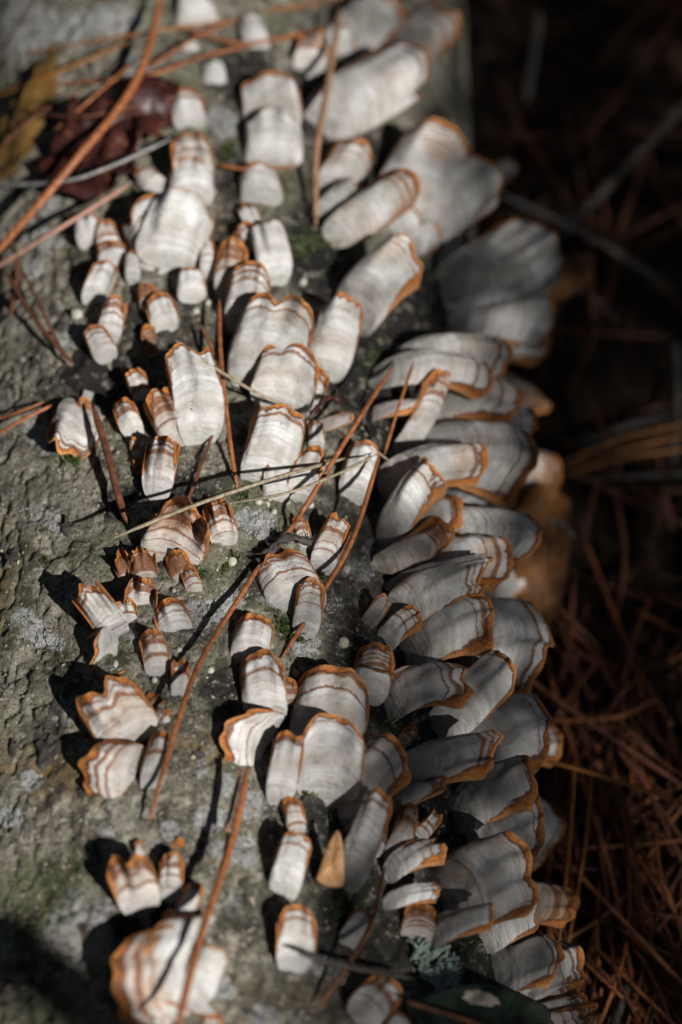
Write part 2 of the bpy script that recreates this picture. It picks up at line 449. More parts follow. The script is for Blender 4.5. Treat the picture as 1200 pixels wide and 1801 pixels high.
def build_log():
    th = np.concatenate([np.linspace(-180, -75, 26)[:-1], np.linspace(-75, 112, 410), np.linspace(112, 180, 18)[1:]])   # 0 = up, + to the right
    ys = np.concatenate([np.linspace(-0.60, -0.24, 40)[:-1], np.linspace(-0.24, 0.34, 600), np.linspace(0.34, 0.95, 60)[1:]])
    T, Y = np.meshgrid(np.radians(th), ys)
    base = np.stack([np.sin(T).ravel() * LOG_R, Y.ravel(), np.cos(T).ravel() * LOG_R], 1)
    nrm = np.stack([np.sin(T).ravel(), np.zeros(T.size), np.cos(T).ravel()], 1)
    v = base + nrm * log_disp(base)[:, None]
    v[:, 2] += LOG_Z
    nc = len(th)
    px, py = pix(v)
    wob = (fbm(base * 90, 3, 71) - 0.5) * 70
    wob2 = (fbm(base * 90, 3, 72) - 0.5) * 70
    wet_shade = np.zeros(len(v)); moss = np.zeros(len(v)); lich = np.zeros(len(v))
    for lst, arr in ((WET_SHADE, wet_shade), (MOSSY, moss), ([(a, b, c * 1.25, .8) for a, b, c in CRUST], lich)):
        for (cx, cy, r, s) in lst:
            d2 = ((px + wob * min(1, r / 60) - cx)**2 + (py + wob2 * min(1, r / 60) - cy)**2) / (r * r)
            np.maximum(arr, s * np.clip(1.5 - 1.2 * d2, 0, 1), out=arr)
    faces = grid_faces(len(ys), nc)
    nv = len(v)
    ends = []
    for row, yy in ((0, ys[0]), (len(ys) - 1, ys[-1])):
        c = nv + len(ends)
        ends.append((0.0, yy, LOG_Z))
        for j in range(nc - 1):
            a, b = row * nc + j, row * nc + j + 1
            faces.append((c, a, b) if row == 0 else (c, b, a))
    v = np.concatenate([v, np.array(ends)])
    global LG
    LG = (th, ys, np.hypot(v[:nv, 0], v[:nv, 2] - LOG_Z).reshape(len(ys), nc))
    root = empty('fallen_log', (0, 0, 0))
    tag(root, 'thick grey mossy rotting log half sunk in the pine litter', 'log')
    mesh_obj('bark', v, faces, M_BARK, root, attrs={'wet_shade': np.append(wet_shade, [0, 0]), 'moss': np.append(moss, [0, 0]), 'lich': np.append(lich, [0, 0])})
    return root
LOG = build_log()

def log_point(px, py, lift=0.0):
    """point on the real, uneven bark under a pixel, and the outward direction there"""
    p = on_log(px, py)
    n = Vector((p.x, 0, p.z - LOG_Z)).normalized()
    i = min(int(np.searchsorted(LG[1], p.y)), len(LG[1]) - 1)
    j = min(int(np.searchsorted(LG[0], math.degrees(math.atan2(n.x, n.z)))), len(LG[0]) - 1)
    return Vector((0, p.y, LOG_Z)) + n * (float(LG[2][i, j]) + lift), n

# loose dark plates of bark: parts of the log
def build_flakes():
    spots = [(95, 1250, 30), (82, 1325, 32), (70, 1290, 16), (115, 925, 26), (20, 985, 24), (25, 1320, 18), (150, 1400, 18), (60, 1190, 14), (140, 1475, 20), (350, 1330, 16), (60, 640, 24), (105, 575, 20), (430, 1560, 18), (150, 1640, 20)]
    rr = random.Random(5)
    for (px, py, s) in spots:
        p, n = log_point(px, py, -0.0002)
        u = n.cross(Vector((0, 1, 0))).normalized(); w = u.cross(n)
        k = 13
        S = s * 0.0002 * 0.75
        rad = [S * rr.uniform(0.35, 1.2) for _ in range(k)]
        a0 = rr.uniform(0, 6)
        top, mid, bot = [], [], []
        for i in range(k):
            a = a0 + 2 * math.pi * i / k
            q = u * math.cos(a) * rad[i] * 0.8 + w * math.sin(a) * rad[i] * 1.25
            lift = rr.uniform(0.0001, 0.0006)
            top.append(p + q * 0.86 + n * (lift + 0.0005)); mid.append(p + q + n * lift); bot.append(p + q * 1.02 - n * 0.0012)
        c = p + n * 0.0013
        verts = [c] + top + mid + bot
        f = [(0, 1 + i, 1 + (i + 1) % k) for i in range(k)]
        for r0 in (1, 1 + k):
            f += [(r0 + i, r0 + k + i, r0 + k + (i + 1) % k, r0 + (i + 1) % k) for i in range(k)]
        mesh_obj('bark_flake', verts, f, M_FLAKE, LOG, smooth=False)
build_flakes()

# ------------------------------------------------------------------ bracket fungi
GROUP_FUNGI = 'bracket fungi growing on the log'

FLAB = []
def bracket(bx, by, tx, ty, wpx, label, brown=0.28, rl=0, cc=0.30, wave=0.045, rd=0.85, bs=None, lean=0.05, curl=0.0, arch=0.10,
            tone=1.0, flip=False, jag=0.05, th=1.0, minlift=0.42, nu=33, bend=None, twist=None, notch=True):
    rr = random.Random(int(bx * 7919 + by * 104729 + tx))
    seed = rr.random()
    tone = max(tone, 0.84)  # floor for low tones, which mostly paint shade into the caps' colour
    FLAB.append((bx * .5 + tx * .5, by * .5 + ty * .5, label))
    bs = rr.uniform(0.14, 0.34) if bs is None else bs * 0.55
    flank = bx > 600 and 560 < by < 1760 and tx - bx > 40
    crumpled = bx < 430 and by > 640 and notch
    if crumpled: wave, jag = wave * 1.9, jag * 1.5
    cc = cc * rr.uniform(1.1, 2.0) if (rr.random() > 0.2 or abs(cc) > .4 or flank) else -0.45
    arch = arch * rr.uniform(1.0, 2.2)
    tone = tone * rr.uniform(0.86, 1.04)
    if bend is None: bend = rr.uniform(-0.10, 0.10)
    if twist is None: twist = rr.uniform(-0.22, 0.22)
    wave = wave * rr.uniform(1.0, 2.2)
    B = on_log(bx, by)
    n0 = Vector((B.x, 0, B.z - LOG_Z)).normalized()
    B = Vector((0, B.y, LOG_Z)) + n0 * (LOG_R - 0.0015)
    dep = (B - CAM).dot(FWD)
    view = -ray((bx + tx) / 2, (by + ty) / 2).normalized()
    L0 = math.hypot(tx - bx, ty - by) / FPX * dep
    k = lean
    while True:                                   # tip off the bark, towards the eye if need be
        T = at_depth(tx, ty, dep - k * L0)
        if math.hypot(T.x, T.z - LOG_Z) >= LOG_R + minlift * L0 or k > 1.1:
            break
        k += 0.06
    d = T - B
    L = d.length
    d.normalize()
    nn = (view - d * view.dot(d)).normalized()
    nn = Matrix.Rotation(R_(rl), 3, d) @ nn
    if flank and rl == 0:                         # shelves on the flank face the sky
        zz = Vector((0, rr.uniform(-.25, .35), 1))
        zz = (zz - d * zz.dot(d)).normalized()
        nn = nn.lerp(zz, rr.uniform(.75, 1.25)).normalized()
    wv = d.cross(nn).normalized()
    W = wpx / FPX * dep / max(0.5, abs(nn.dot(view)))
    nv = 22
    v = np.concatenate([[-0.22, -0.10], np.linspace(0.0, 0.86, nv - 8), [0.90, 0.93, 0.955, 0.975, 0.99, 1.0]])
    u = np.linspace(-1, 1, nu)
    V, U = np.meshgrid(v, u, indexing='ij')
    Vc = np.clip(V, 0, 1)
    A = U * (math.pi / 2) * 0.98
    hw = W / 2 * (bs + (1 - bs) * np.sqrt(np.clip(1 - (1 - np.clip(Vc / 0.62, 0, 1))**2, 0, 1)))
    D = min(rd * 1.25 * W / 2, L * 0.90)
    ph1, ph2, k1 = rr.uniform(0, 6.28), rr.uniform(0, 6.28), rr.uniform(1.2, 2.6)
    P3 = np.stack([U.ravel() * 2.3 + seed * 91, Vc.ravel() * 0.6, np.full(U.size, seed * 33)], 1)
    wob = (fbm(P3 * 2.2, 3, 5) - 0.5).reshape(U.shape)
    scal = (fbm(P3 * np.array([1.5, 0.2, 1]), 3, 8) - 0.5).reshape(U.shape)
    asym = rr.uniform(-0.10, 0.10)
    x = hw * np.sin(A) * (1 + jag * 1.6 * wob * Vc**2) + asym * W * Vc * (1 - Vc) + bend * L * Vc * (1 - Vc) * 1.6
    y = L * V - D * Vc**0.8 * (1 - np.cos(A)) + L * jag * 2.2 * scal * Vc**4
    z = cc * W / 2 * (np.cos(A) - 1) * Vc**0.8
    for _ in range(rr.choice((0, 0, 1, 1, 2)) if notch else 0):            # notches between lobes
        u0, nw, nd = rr.uniform(-.7, .7), rr.uniform(.10, .22), rr.uniform(.03, .11)
        g = np.exp(-((U - u0) / nw)**2)
        y = y - nd * L * g * Vc**4
        z = z + rr.choice((-1, 1)) * nd * 0.9 * W * g * Vc**2
    if curl == 0.0: curl = rr.uniform(-.17, .06)
    z = z + arch * L * 4 * Vc * (1 - Vc)
    z = z + curl * W * Vc**5
    z = z + wave * W * Vc**2 * np.sin(k1 * U * math.pi + ph1 + 1.2 * wob) + wave * 0.5 * W * Vc**3 * np.sin(2.2 * k1 * U * math.pi + ph2)
    z = z + 0.05 * W * wob * Vc
    Q3 = np.stack([x.ravel() * 130 + seed * 57, y.ravel() * 130, np.full(U.size, seed * 21)], 1)
    lump = fbm(Q3, 3, 15).reshape(U.shape) - 0.5
    z = z + (0.0042 if crumpled else 0.0026) * lump * np.clip(Vc * 2, 0, 1)
    z = z + 0.012 * W * np.sin(U * rr.uniform(9, 17) + ph2) * Vc**2
    z = z + twist * x * Vc
    z = z - rr.uniform(0.0, 0.07) * W * np.clip((np.abs(np.sin(A)) - 0.6) / 0.4, 0, 1)**2 * Vc
    nz = rr.uniform(4, 7)
    z = z + 0.010 * min(W, L) * np.sin(2 * math.pi * nz * (Vc + 0.08 * wob)) * np.sin(math.pi * np.clip(Vc * 1.1, 0, 1))
    arr = lambda q: np.array(q)
    top = arr(B) + x[..., None] * arr(wv) + y[..., None] * arr(d) + z[..., None] * arr(nn)
    gv = np.gradient(top, axis=0); gu = np.gradient(top, axis=1)
    nor = np.cross(gu, gv); nor /= np.maximum(np.linalg.norm(nor, axis=2, keepdims=True), 1e-12)
    if (nor[nv // 2, nu // 2] @ arr(nn)) < 0: nor = -nor
    t = th * min(0.0007, 0.035 * W + 0.0002)
    side = (1 - np.abs(U)**5 * 0.96)
    bot = top - nor * (t * side * (2.6 - 1.6 * Vc))[..., None]
    outd = gv[-1] / np.maximum(np.linalg.norm(gv[-1], axis=1, keepdims=True), 1e-12)
    r1 = top[-1] * 0.78 + bot[-1] * 0.22 + outd * (t * 0.42 * side[-1])[:, None]
    r2 = top[-1] * 0.30 + bot[-1] * 0.70 + outd * (t * 0.40 * side[-1])[:, None]
    full = np.concatenate([top, r1[None], r2[None], bot[::-1]], 0)
    fv = np.concatenate([V, np.ones((2, nu)), V[::-1]], 0)
    fu = np.concatenate([U, U[-2:], U[::-1]], 0)
    fh = np.concatenate([hw, hw[-2:], hw[::-1]], 0)
    fx = np.concatenate([np.abs(np.sin(A)), np.abs(np.sin(A[-2:])), np.abs(np.sin(A[::-1]))], 0)
    edge = 1 - (1 - fx) * fh / L * 1.3
    wgt = np.clip((fv - 0.30) / 0.45, 0, 1)
    zone = np.maximum(fv, edge * wgt)
    fA = np.concatenate([A, A[-2:], A[::-1]], 0)
    loc = np.hypot(L - D * (1 - np.cos(fA)), W / 2 * np.sin(fA) * (1 - bs))
    emm = 1000 * np.minimum((1 - np.clip(fv, 0, 1)) * loc, (1 - fx) * fh * 1.1 + np.clip(0.42 - fv, 0, 1) * 0.06)
    g1 = np.gradient(full, axis=0); g2 = np.gradient(full, axis=1)
    fn = np.cross(g2, g1); fn /= np.maximum(np.linalg.norm(fn, axis=2, keepdims=True), 1e-12)
    if (fn[nv // 2, nu // 2] @ nor[nv // 2, nu // 2]) < 0: fn = -fn
    org = arr(B)
    root = empty('bracket_fungus', B)
    tag(root, label, 'fungus', GROUP_FUNGI)
    ns = len(full)
    m0 = nv - 5
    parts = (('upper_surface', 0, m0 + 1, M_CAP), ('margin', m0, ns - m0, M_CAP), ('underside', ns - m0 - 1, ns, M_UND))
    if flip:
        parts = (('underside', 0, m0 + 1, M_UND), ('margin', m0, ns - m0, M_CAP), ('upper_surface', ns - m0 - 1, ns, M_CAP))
    # winding test once
    e1 = full[nv // 2 + 1, nu // 2] - full[nv // 2, nu // 2]; e2 = full[nv // 2, nu // 2 + 1] - full[nv // 2, nu // 2]
    rev = np.dot(np.cross(e1, e2), fn[nv // 2, nu // 2]) < 0
    for nm, a, b, mt in parts:
        g = full[a:b] - org
        f = grid_faces(b - a, nu)
        if rev: f = [q[::-1] for q in f]
        c = g.shape[0] * nu
        mesh_obj(nm, g.reshape(-1, 3), f, mt, root, normals=fn[a:b].reshape(-1, 3),
                 attrs={'zone': zone[a:b], 'edge': emm[a:b], 'vv': np.clip(fv[a:b], 0, 1), 'arc': 1000 * L * (1 - np.clip(fv[a:b], 0, 1)), 'uu': fu[a:b], 'brown': np.full(c, brown), 'seed': np.full(c, seed), 'tone': np.full(c, tone)})
    return root

OR = dict(brown=0.45)
FUNGI = [
 # ---- far end of the log
 (345, 45, 338, -15, 75, 'plain white bracket beyond the crossing needles at the far bark', dict(brown=0.02)),
 (458, 95, 434, 25, 46, 'white half-moon bracket alone beside the fanned rusty needles', dict(brown=0.03)),
 (335, 99, 328, 66, 36, 'tiny plain white bracket under the fanned needle tips', dict(brown=0.02)),
 (380, 150, 372, 103, 42, 'tiny white bracket between the needle fan and the red leaf', dict(brown=0.02)),
 (338, 226, 325, 152, 58, 'white bracket with brown side beside the crumpled red leaf', dict(brown=0.35)),
 (482, 245, 470, 125, 106, 'white bracket with orange scalloped rim, upper of a facing pair', dict(brown=0.42, wave=.03, rd=.6)),
 (482, 292, 480, 186, 104, 'round plain white bracket overlapping the orange-rimmed one behind it', dict(brown=0.05, rd=.9, bs=.6, lean=.15)),
 (464, 362, 450, 283, 76, 'small round white bracket with thin brown outline below the round pair', dict(brown=0.25, rd=.95, bs=.6)),
 (340, 335, 333, 228, 72, 'orange-topped lobe crowning the big white multi-lobed cluster', dict(brown=0.5)),
 (335, 360, 335, 272, 80, 'white middle lobe of the big multi-lobed cluster', dict(brown=0.18, lean=.1)),
 (312, 452, 240, 350, 118, 'orange-edged left flank of the big white multi-lobed cluster', dict(brown=0.45, wave=.03)),
 (300, 470, 326, 330, 122, 'broad smooth white shell at the foot of the multi-lobed cluster', dict(brown=0.04, rd=.9, bs=.6, lean=.2)),
 (287, 332, 240, 300, 40, 'small greyish bracket tucked behind the multi-lobed white cluster', dict(brown=0.2, tone=.7)),
 (160, 435, 150, 370, 48, 'small cream bracket at the end of the pink needle', dict(brown=0.15, tone=.9)),
 (190, 440, 182, 385, 46, 'small cream bracket with brown top, middle of a stacked trio', dict(brown=0.5, tone=.9)),
 (202, 472, 190, 422, 58, 'wide low tan bracket at the foot of a stacked trio', dict(brown=0.35, tone=.9)),
 (155, 536, 192, 460, 48, 'slender cream bracket slanting below the stacked trio', dict(brown=0.12, tone=.9)),
 (232, 496, 232, 440, 28, 'narrow pale bracket beside the big multi-lobed cluster', dict(brown=0.15, tone=.8)),
 (340, 527, 332, 468, 52, 'plain white oval bracket alone below the multi-lobed cluster', dict(brown=0.1, rd=.95, bs=.6)),
 (366, 492, 362, 418, 30, 'narrow white bracket with brown edge beside the orange hooded one', dict(brown=0.3)),
 (190, 602, 206, 520, 44, 'pinkish white bracket with orange shoulder above the black cavity', dict(brown=0.4, tone=.85)),
 (192, 632, 160, 572, 46, 'pinkish bracket with orange flank at the edge of the black cavity', dict(brown=0.45, tone=.8)),
 (266, 546, 255, 497, 36, 'little brown-topped bracket behind a rounded grey-white one', dict(brown=0.7)),
 (296, 582, 275, 515, 52, 'rounded white bracket with brown band near the fine grey twig', dict(brown=0.45)),
 (266, 603, 258, 570, 25, 'tiny brown bracket above the black cavity', dict(brown=0.75)),
 (270, 632, 262, 603, 26, 'tiny dark curled bracket on the rim of the black cavity', dict(brown=0.8, tone=.55)),
 (456, 416, 428, 357, 36, 'small pointed white bracket at the top of a ragged white stack', dict(brown=0.25, wave=.1)),
 (472, 442, 418, 395, 40, 'small ragged white bracket in the middle of a ragged white stack', dict(brown=0.25, wave=.1)),
 (490, 502, 465, 385, 64, 'long smooth white bracket at the foot of the ragged white stack', dict(brown=0.06, rd=.7, arch=.15)),
 (400, 527, 412, 418, 56, 'hooded bracket with broad deep orange rim at head of the row', dict(brown=0.75, cc=.5)),
 (425, 588, 445, 460, 76, 'scalloped white bracket second in the descending orange-rimmed row', dict(brown=0.42)),
 (452, 692, 505, 515, 136, 'largest scalloped white bracket in the descending orange-rimmed row', dict(brown=0.42, wave=.05, jag=.09, rd=.75)),
 (490, 722, 520, 602, 112, 'ruffled white bracket in front of the largest scalloped one', dict(brown=0.42, wave=.05, jag=.09, rd=.75, lean=.2)),
 (535, 727, 566, 648, 42, 'small orange-sided bracket squeezed beside the ruffled white one', dict(brown=0.5)),
 (452, 860, 502, 712, 98, 'tall white bracket behind two little ones by the grey stalks', dict(brown=0.33, jag=.09, rd=.8)),
 (500, 893, 478, 802, 46, 'little white bracket leaning left under the grey stalks', dict(brown=0.35, lean=.2)),
 (528, 887, 552, 783, 52, 'little brown-banded white bracket leaning right under the grey stalks', dict(brown=0.45, lean=.2)),
 (575, 667, 608, 515, 82, 'white banded tongue bracket in front of the long tongue', dict(brown=0.38, rd=.8, bs=.6)),
 (622, 578, 716, 420, 98, 'long pale tongue bracket with orange rim standing over dark bark', dict(brown=0.42, rd=.95, bs=.65, cc=.4)),
 (575, 342, 640, 245, 76, 'grey fan bracket with orange tip beside the tan stem', dict(brown=0.45)),
 (563, 378, 626, 320, 50, 'yellowish bracket tucked under the grey fan beside the tan stem', dict(brown=0.08, tone=.9)),
 (575, 418, 735, 312, 78, 'grey tongue bracket with thick hooked orange rim', dict(brown=0.6, cc=.6, curl=.1, tone=.9)),
 (540, 132, 560, 50, 60, 'orange-striped bracket behind the tan stem', dict(brown=0.55)),
 (590, 98, 602, 38, 62, 'pale bracket with brown edge behind the tan stem top', dict(brown=0.3)),
 (600, 85, 700, -5, 92, 'white shelf bracket with orange end at the far end', dict(brown=0.45)),
 (690, 95, 805, 20, 92, 'dim brown-edged shelf bracket at the far dark side', dict(brown=0.6, tone=.7)),
 (545, 212, 757, 100, 118, 'long wide grey shelf bracket with faint zones at far side', dict(brown=0.36, cc=.4, rd=.9)),
 (555, 216, 622, 143, 74, 'pale shelf bracket with dark orange arc under the long shelf', dict(brown=0.55, lean=.25)),
 (720, 402, 785, 215, 140, 'wide fan bracket with orange crest hanging over the dark side', dict(brown=0.5, rd=.8, tone=.92)),
 (728, 400, 870, 298, 112, 'folded pale bracket in front of the orange-crested fan', dict(brown=0.12, wave=.09, lean=.25)),
 (845, 345, 906, 283, 34, 'thin pale finger-like bracket poking out over the dark litter', dict(brown=0.3)),
 (678, 402, 738, 374, 42, 'small plain grey bracket below the hooked orange rim', dict(brown=0.1, tone=.85)),
 (712, 435, 777, 402, 56, 'small lilac grey bracket beside the lumpy grey mass', dict(brown=0.2, tone=.75)),
 (785, 520, 985, 425, 150, 'large lumpy grey bracket lobe bulging over the dark litter', dict(brown=0.1, wave=.10, tone=.85, rd=.9)),
 (790, 512, 800, 398, 40, 'upright greenish grey bracket at the side of the lumpy mass', dict(brown=0.05, tone=.75)),
 (795, 565, 972, 528, 100, 'lower lobe of the large lumpy grey bracket mass', dict(brown=0.12, wave=.08, tone=.85, lean=.2)),
 (850, 610, 967, 597, 66, 'plain grey bracket below the lumpy mass', dict(brown=0.25, tone=.85)),
 # ---- middle of the dark flank
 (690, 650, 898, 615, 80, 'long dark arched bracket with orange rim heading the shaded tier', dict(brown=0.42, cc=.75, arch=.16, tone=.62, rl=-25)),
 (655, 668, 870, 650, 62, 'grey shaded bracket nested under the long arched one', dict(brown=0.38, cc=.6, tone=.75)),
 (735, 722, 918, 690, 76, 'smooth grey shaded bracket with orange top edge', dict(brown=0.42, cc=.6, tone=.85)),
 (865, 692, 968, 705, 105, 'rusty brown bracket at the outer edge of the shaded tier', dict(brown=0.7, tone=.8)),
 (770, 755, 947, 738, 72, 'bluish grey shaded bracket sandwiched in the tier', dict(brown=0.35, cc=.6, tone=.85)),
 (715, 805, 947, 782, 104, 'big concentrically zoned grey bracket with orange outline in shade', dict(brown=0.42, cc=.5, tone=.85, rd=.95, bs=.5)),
 (890, 835, 988, 822, 88, 'white bracket with broad orange edge drooping over the dark litter', dict(brown=0.6)),
 (668, 855, 856, 790, 80, 'pale tongue with thick orange tip in front of the zoned bracket', dict(brown=0.48, cc=.5, bs=.6)),
 (775, 855, 912, 862, 62, 'plain grey bracket in shadow under the orange-tipped tongue', dict(brown=0.3, tone=.75)),
 (700, 792, 787, 652, 44, 'upright leaf-like bracket showing a broad orange left edge', dict(brown=0.62, rl=30, cc=.3, rd=1.3)),
 (638, 738, 736, 703, 24, 'thin lilac grey blade seen edge on beside the crossing needle', dict(brown=0.1, flip=True, rd=1.5)),
 (560, 748, 622, 731, 24, 'thin grey blade seen edge on near the gnarled reddish twig', dict(brown=0.1, flip=True, rd=1.5)),
 (560, 792, 556, 738, 30, 'small grey bracket in shadow under the gnarled reddish twig', dict(brown=0.2, tone=.7)),
 (624, 884, 645, 775, 60, 'oval white bracket with thin brown outline beside the stalk ends', dict(brown=0.3, rd=.9, bs=.6)),
 (680, 968, 752, 800, 58, 'tall curled white bracket rolled at its tip', dict(brown=0.32, cc=.8, rd=1.4, arch=.14)),
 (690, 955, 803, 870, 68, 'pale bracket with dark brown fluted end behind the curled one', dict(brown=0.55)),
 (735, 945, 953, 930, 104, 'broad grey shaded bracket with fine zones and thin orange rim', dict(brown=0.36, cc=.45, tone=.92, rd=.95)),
 (662, 990, 797, 930, 56, 'bracket folded over to show a rusty brown top', dict(brown=0.7, rl=15)),
 (715, 1008, 902, 962, 84, 'zoned bracket with brown stripes holding a short stiff needle', dict(brown=0.5, cc=.5, rd=.95)),
 (680, 1032, 868, 978, 30, 'long flat lilac grey blade between two striped brackets', dict(brown=0.12, flip=True, rd=1.5, lean=.2)),
 (690, 1092, 856, 988, 84, 'striped tongue bracket with rounded orange tip below the grey blade', dict(brown=0.5, cc=.45, bs=.6, rd=.95)),
 (690, 1062, 772, 1010, 32, 'small lilac grey sheet fused to the striped tongue', dict(brown=0.05, flip=True)),
 (868, 975, 925, 1035, 82, 'plain white bracket hanging beside the large orange leaf', dict(brown=0.08, rd=.6)),
 (790, 1150, 962, 1085, 150, 'very large smooth pale fan bracket with faint grey zones', dict(brown=0.28, cc=.25, rd=.95, bs=.35)),
 (712, 1162, 857, 1055, 86, 'grey-footed tongue with many brown stripes before the large pale fan', dict(brown=0.52, cc=.45, bs=.55, rd=.95)),
 (680, 1142, 729, 1068, 44, 'small white tongue with orange hood on dark bark', dict(brown=0.5, cc=.5)),
 (642, 1102, 682, 1048, 30, 'tiny lilac grey button bracket on a short pale foot', dict(brown=0.1, flip=True)),
 (532, 1090, 482, 968, 108, 'large round white bracket with wide brown-striped crest in clear sun', dict(brown=0.42, rd=.9, bs=.5, jag=.06)),
 (536, 1120, 551, 1018, 50, 'bluish white tongue overlapping the large round bracket', dict(brown=0.42, lean=.2, bs=.6)),
 (565, 1010, 601, 908, 50, 'upright white bracket with split orange tip beside the needle', dict(brown=0.5, jag=.12)),
 (540, 972, 525, 907, 30, 'little brown-capped bracket behind the frayed needle knot', dict(brown=0.6)),
 (440, 1172, 452, 1078, 70, 'rounded bracket half in hard shadow above the tall white one', dict(brown=0.38)),
 (478, 1272, 456, 1145, 80, 'tall white bracket with orange rim and grey foot', dict(brown=0.36, bs=.65, rd=.85)),
 (580, 1332, 586, 1170, 138, 'widest white dome bracket with several rusty arcs', dict(brown=0.48, rd=.95, bs=.5)),
 (575, 1408, 592, 1254, 110, 'smooth white bracket standing in front of the widest dome', dict(brown=0.34, rd=.9, bs=.55, lean=.25)),
 (480, 1308, 393, 1290, 94, 'white bracket facing away with orange rim above the twin needles', dict(brown=0.42, lean=.3)),
 (490, 1418, 514, 1285, 56, 'narrow white bracket with brown side between two larger ones', dict(brown=0.4)),
 (516, 1252, 504, 1190, 32, 'small dark brown bracket wedged behind the widest dome', dict(brown=0.75, tone=.7)),
 (650, 1238, 667, 1130, 70, 'white bracket with curled brown-fringed right edge behind the dome', dict(brown=0.5, wave=.08)),
 (605, 1435, 700, 1300, 96, 'grey-footed bracket with thick orange hood beside the smooth white one', dict(brown=0.5, bs=.65, cc=.45)),
 (613, 1565, 668, 1388, 62, 'long bare white tongue bracket beside the tan leaf scrap', dict(brown=0.3, bs=.65)),
 (526, 1467, 510, 1400, 36, 'small orange-topped bracket in the shadow column', dict(brown=0.6)),
 (498, 1582, 526, 1462, 58, 'plain white tongue bracket beside a tan leaf scrap', dict(brown=0.2, bs=.7)),
 (664, 1505, 673, 1440, 26, 'narrow pale bracket against the long bare tongue', dict(brown=0.35)),
 (688, 1518, 727, 1415, 42, 'dark-striped narrow bracket with rusty point in the shade', dict(brown=0.6, tone=.8)),
 (735, 1478, 774, 1428, 28, 'small grey bracket with orange tip beside the rusty-pointed one', dict(brown=0.45, tone=.75)),
 (683, 1545, 780, 1480, 46, 'olive grey banded bracket below the rusty-pointed one', dict(brown=0.42, tone=.7)),
 (688, 1422, 785, 1370, 36, 'low banded bracket lying flat with orange lower edge', dict(brown=0.5, tone=.9)),
 (708, 1312, 731, 1275, 26, 'tiny brown bracket behind the flat tongue', dict(brown=0.7)),
 # ---- near part of the dark flank
 (678, 1255, 823, 1180, 76, 'grey bracket with ragged orange-stained crest and fluted bands', dict(brown=0.52, wave=.07)),
 (765, 1295, 897, 1158, 84, 'bluish white bracket with pointed corner behind the big grey dome', dict(brown=0.22, wave=.05)),
 (818, 1335, 952, 1235, 132, 'big pale grey dome bracket with orange crest strip', dict(brown=0.26, rd=.85, bs=.5)),
 (703, 1368, 882, 1303, 80, 'flat oval tongue bracket with tan zones and orange outline', dict(brown=0.5, cc=.3, rd=.95, bs=.6, lean=.2)),
 (918, 1335, 988, 1295, 62, 'small pale bracket with orange points at outer edge', dict(brown=0.45)),
 (798, 1455, 935, 1338, 78, 'dull grey long bracket with frayed brown corner', dict(brown=0.3, tone=.85)),
 (822, 1505, 935, 1395, 132, 'big zoned grey bracket above the strongly striped one', dict(brown=0.33, rd=.85)),
 (900, 1435, 992, 1455, 132, 'broad white bracket flaring outward over the orange needles', dict(brown=0.2, rd=.6)),
 (785, 1615, 930, 1488, 136, 'strongly striped brown and grey bracket with orange rim', dict(brown=0.55, rd=.9, bs=.55, lean=.15)),
 (848, 1660, 942, 1575, 84, 'plain white bracket under the strongly striped one', dict(brown=0.12)),
 (748, 1668, 868, 1595, 42, 'pale sheet-like bracket edge below the strongly striped one', dict(brown=0.25, lean=.3)),
 (735, 1668, 741, 1590, 72, 'small pale bracket under a dark brown hood', dict(brown=0.65, tone=.85)),
 (678, 1592, 772, 1558, 36, 'grey leaf-shaped bracket lying in shade', dict(brown=0.15, tone=.7)),
 (925, 1592, 1019, 1588, 76, 'rusty brown bracket with dark concentric rim jutting outward', dict(brown=0.8, tone=.7)),
 (868, 1725, 988, 1662, 84, 'dark grey-zoned bracket above the green leaf', dict(brown=0.4, tone=.6)),
 (958, 1750, 1022, 1670, 84, 'white bracket with orange cap rim beyond the green leaf', dict(brown=0.48)),
 (930, 1785, 1003, 1722, 76, 'pale bracket with orange rim touching the green leaf', dict(brown=0.5)),
 (970, 1808, 1042, 1765, 62, 'orange-rimmed bracket half hidden behind the green leaf', dict(brown=0.6)),
 (1010, 1818, 1062, 1780, 52, 'small orange bracket at the litter edge past the green leaf', dict(brown=0.7)),
 (613, 1664, 647, 1604, 46, 'small dull grey bracket beside a rust needle in shade', dict(brown=0.1, tone=.75)),
 (514, 1710, 526, 1592, 66, 'white bracket with orange sides behind the dark stick', dict(brown=0.4)),
 (633, 1798, 692, 1722, 72, 'white bracket with rusty upper band beside the green leaf', dict(brown=0.45)),
 (700, 1825, 706, 1780, 46, 'small white bracket at the tip of the green leaf', dict(brown=0.08)),
 # ---- scattered on the sunny bark
 (148, 702, 120, 795, 58, 'plump white bracket hanging down with faint pink stripes', dict(brown=0.45, rd=.9, bs=.35, lean=.25)),
 (148, 735, 146, 698, 26, 'little orange knob above the hanging striped bracket', dict(brown=0.8)),
 (252, 699, 232, 647, 38, 'small tan bracket above a similar one beside the black cavity', dict(brown=0.6)),
 (242, 766, 212, 699, 42, 'small tan and white bracket below a similar one', dict(brown=0.5)),
 (318, 784, 275, 685, 66, 'rusty brown hood-shaped bracket leaning on the tall white one', dict(brown=0.75, lean=.25)),
 (352, 782, 330, 600, 90, 'tall white bracket with orange crest under the fine grey twig', dict(brown=0.3, rd=.8, bs=.5)),
 (275, 878, 292, 760, 58, 'crumpled white bracket with orange left flap', dict(brown=0.5, wave=.14, jag=.14)),
 (240, 802, 236, 768, 17, 'tiny tan nodule-like bracket in shade', dict(brown=0.5)),
 (250, 828, 240, 806, 25, 'tiny dark rusty bracket in shade', dict(brown=0.85, tone=.6)),
 (290, 990, 330, 888, 118, 'crumpled torn bracket with wide rust brown top below the grey straw', dict(brown=0.85, wave=.16, jag=.18, rd=.6)),
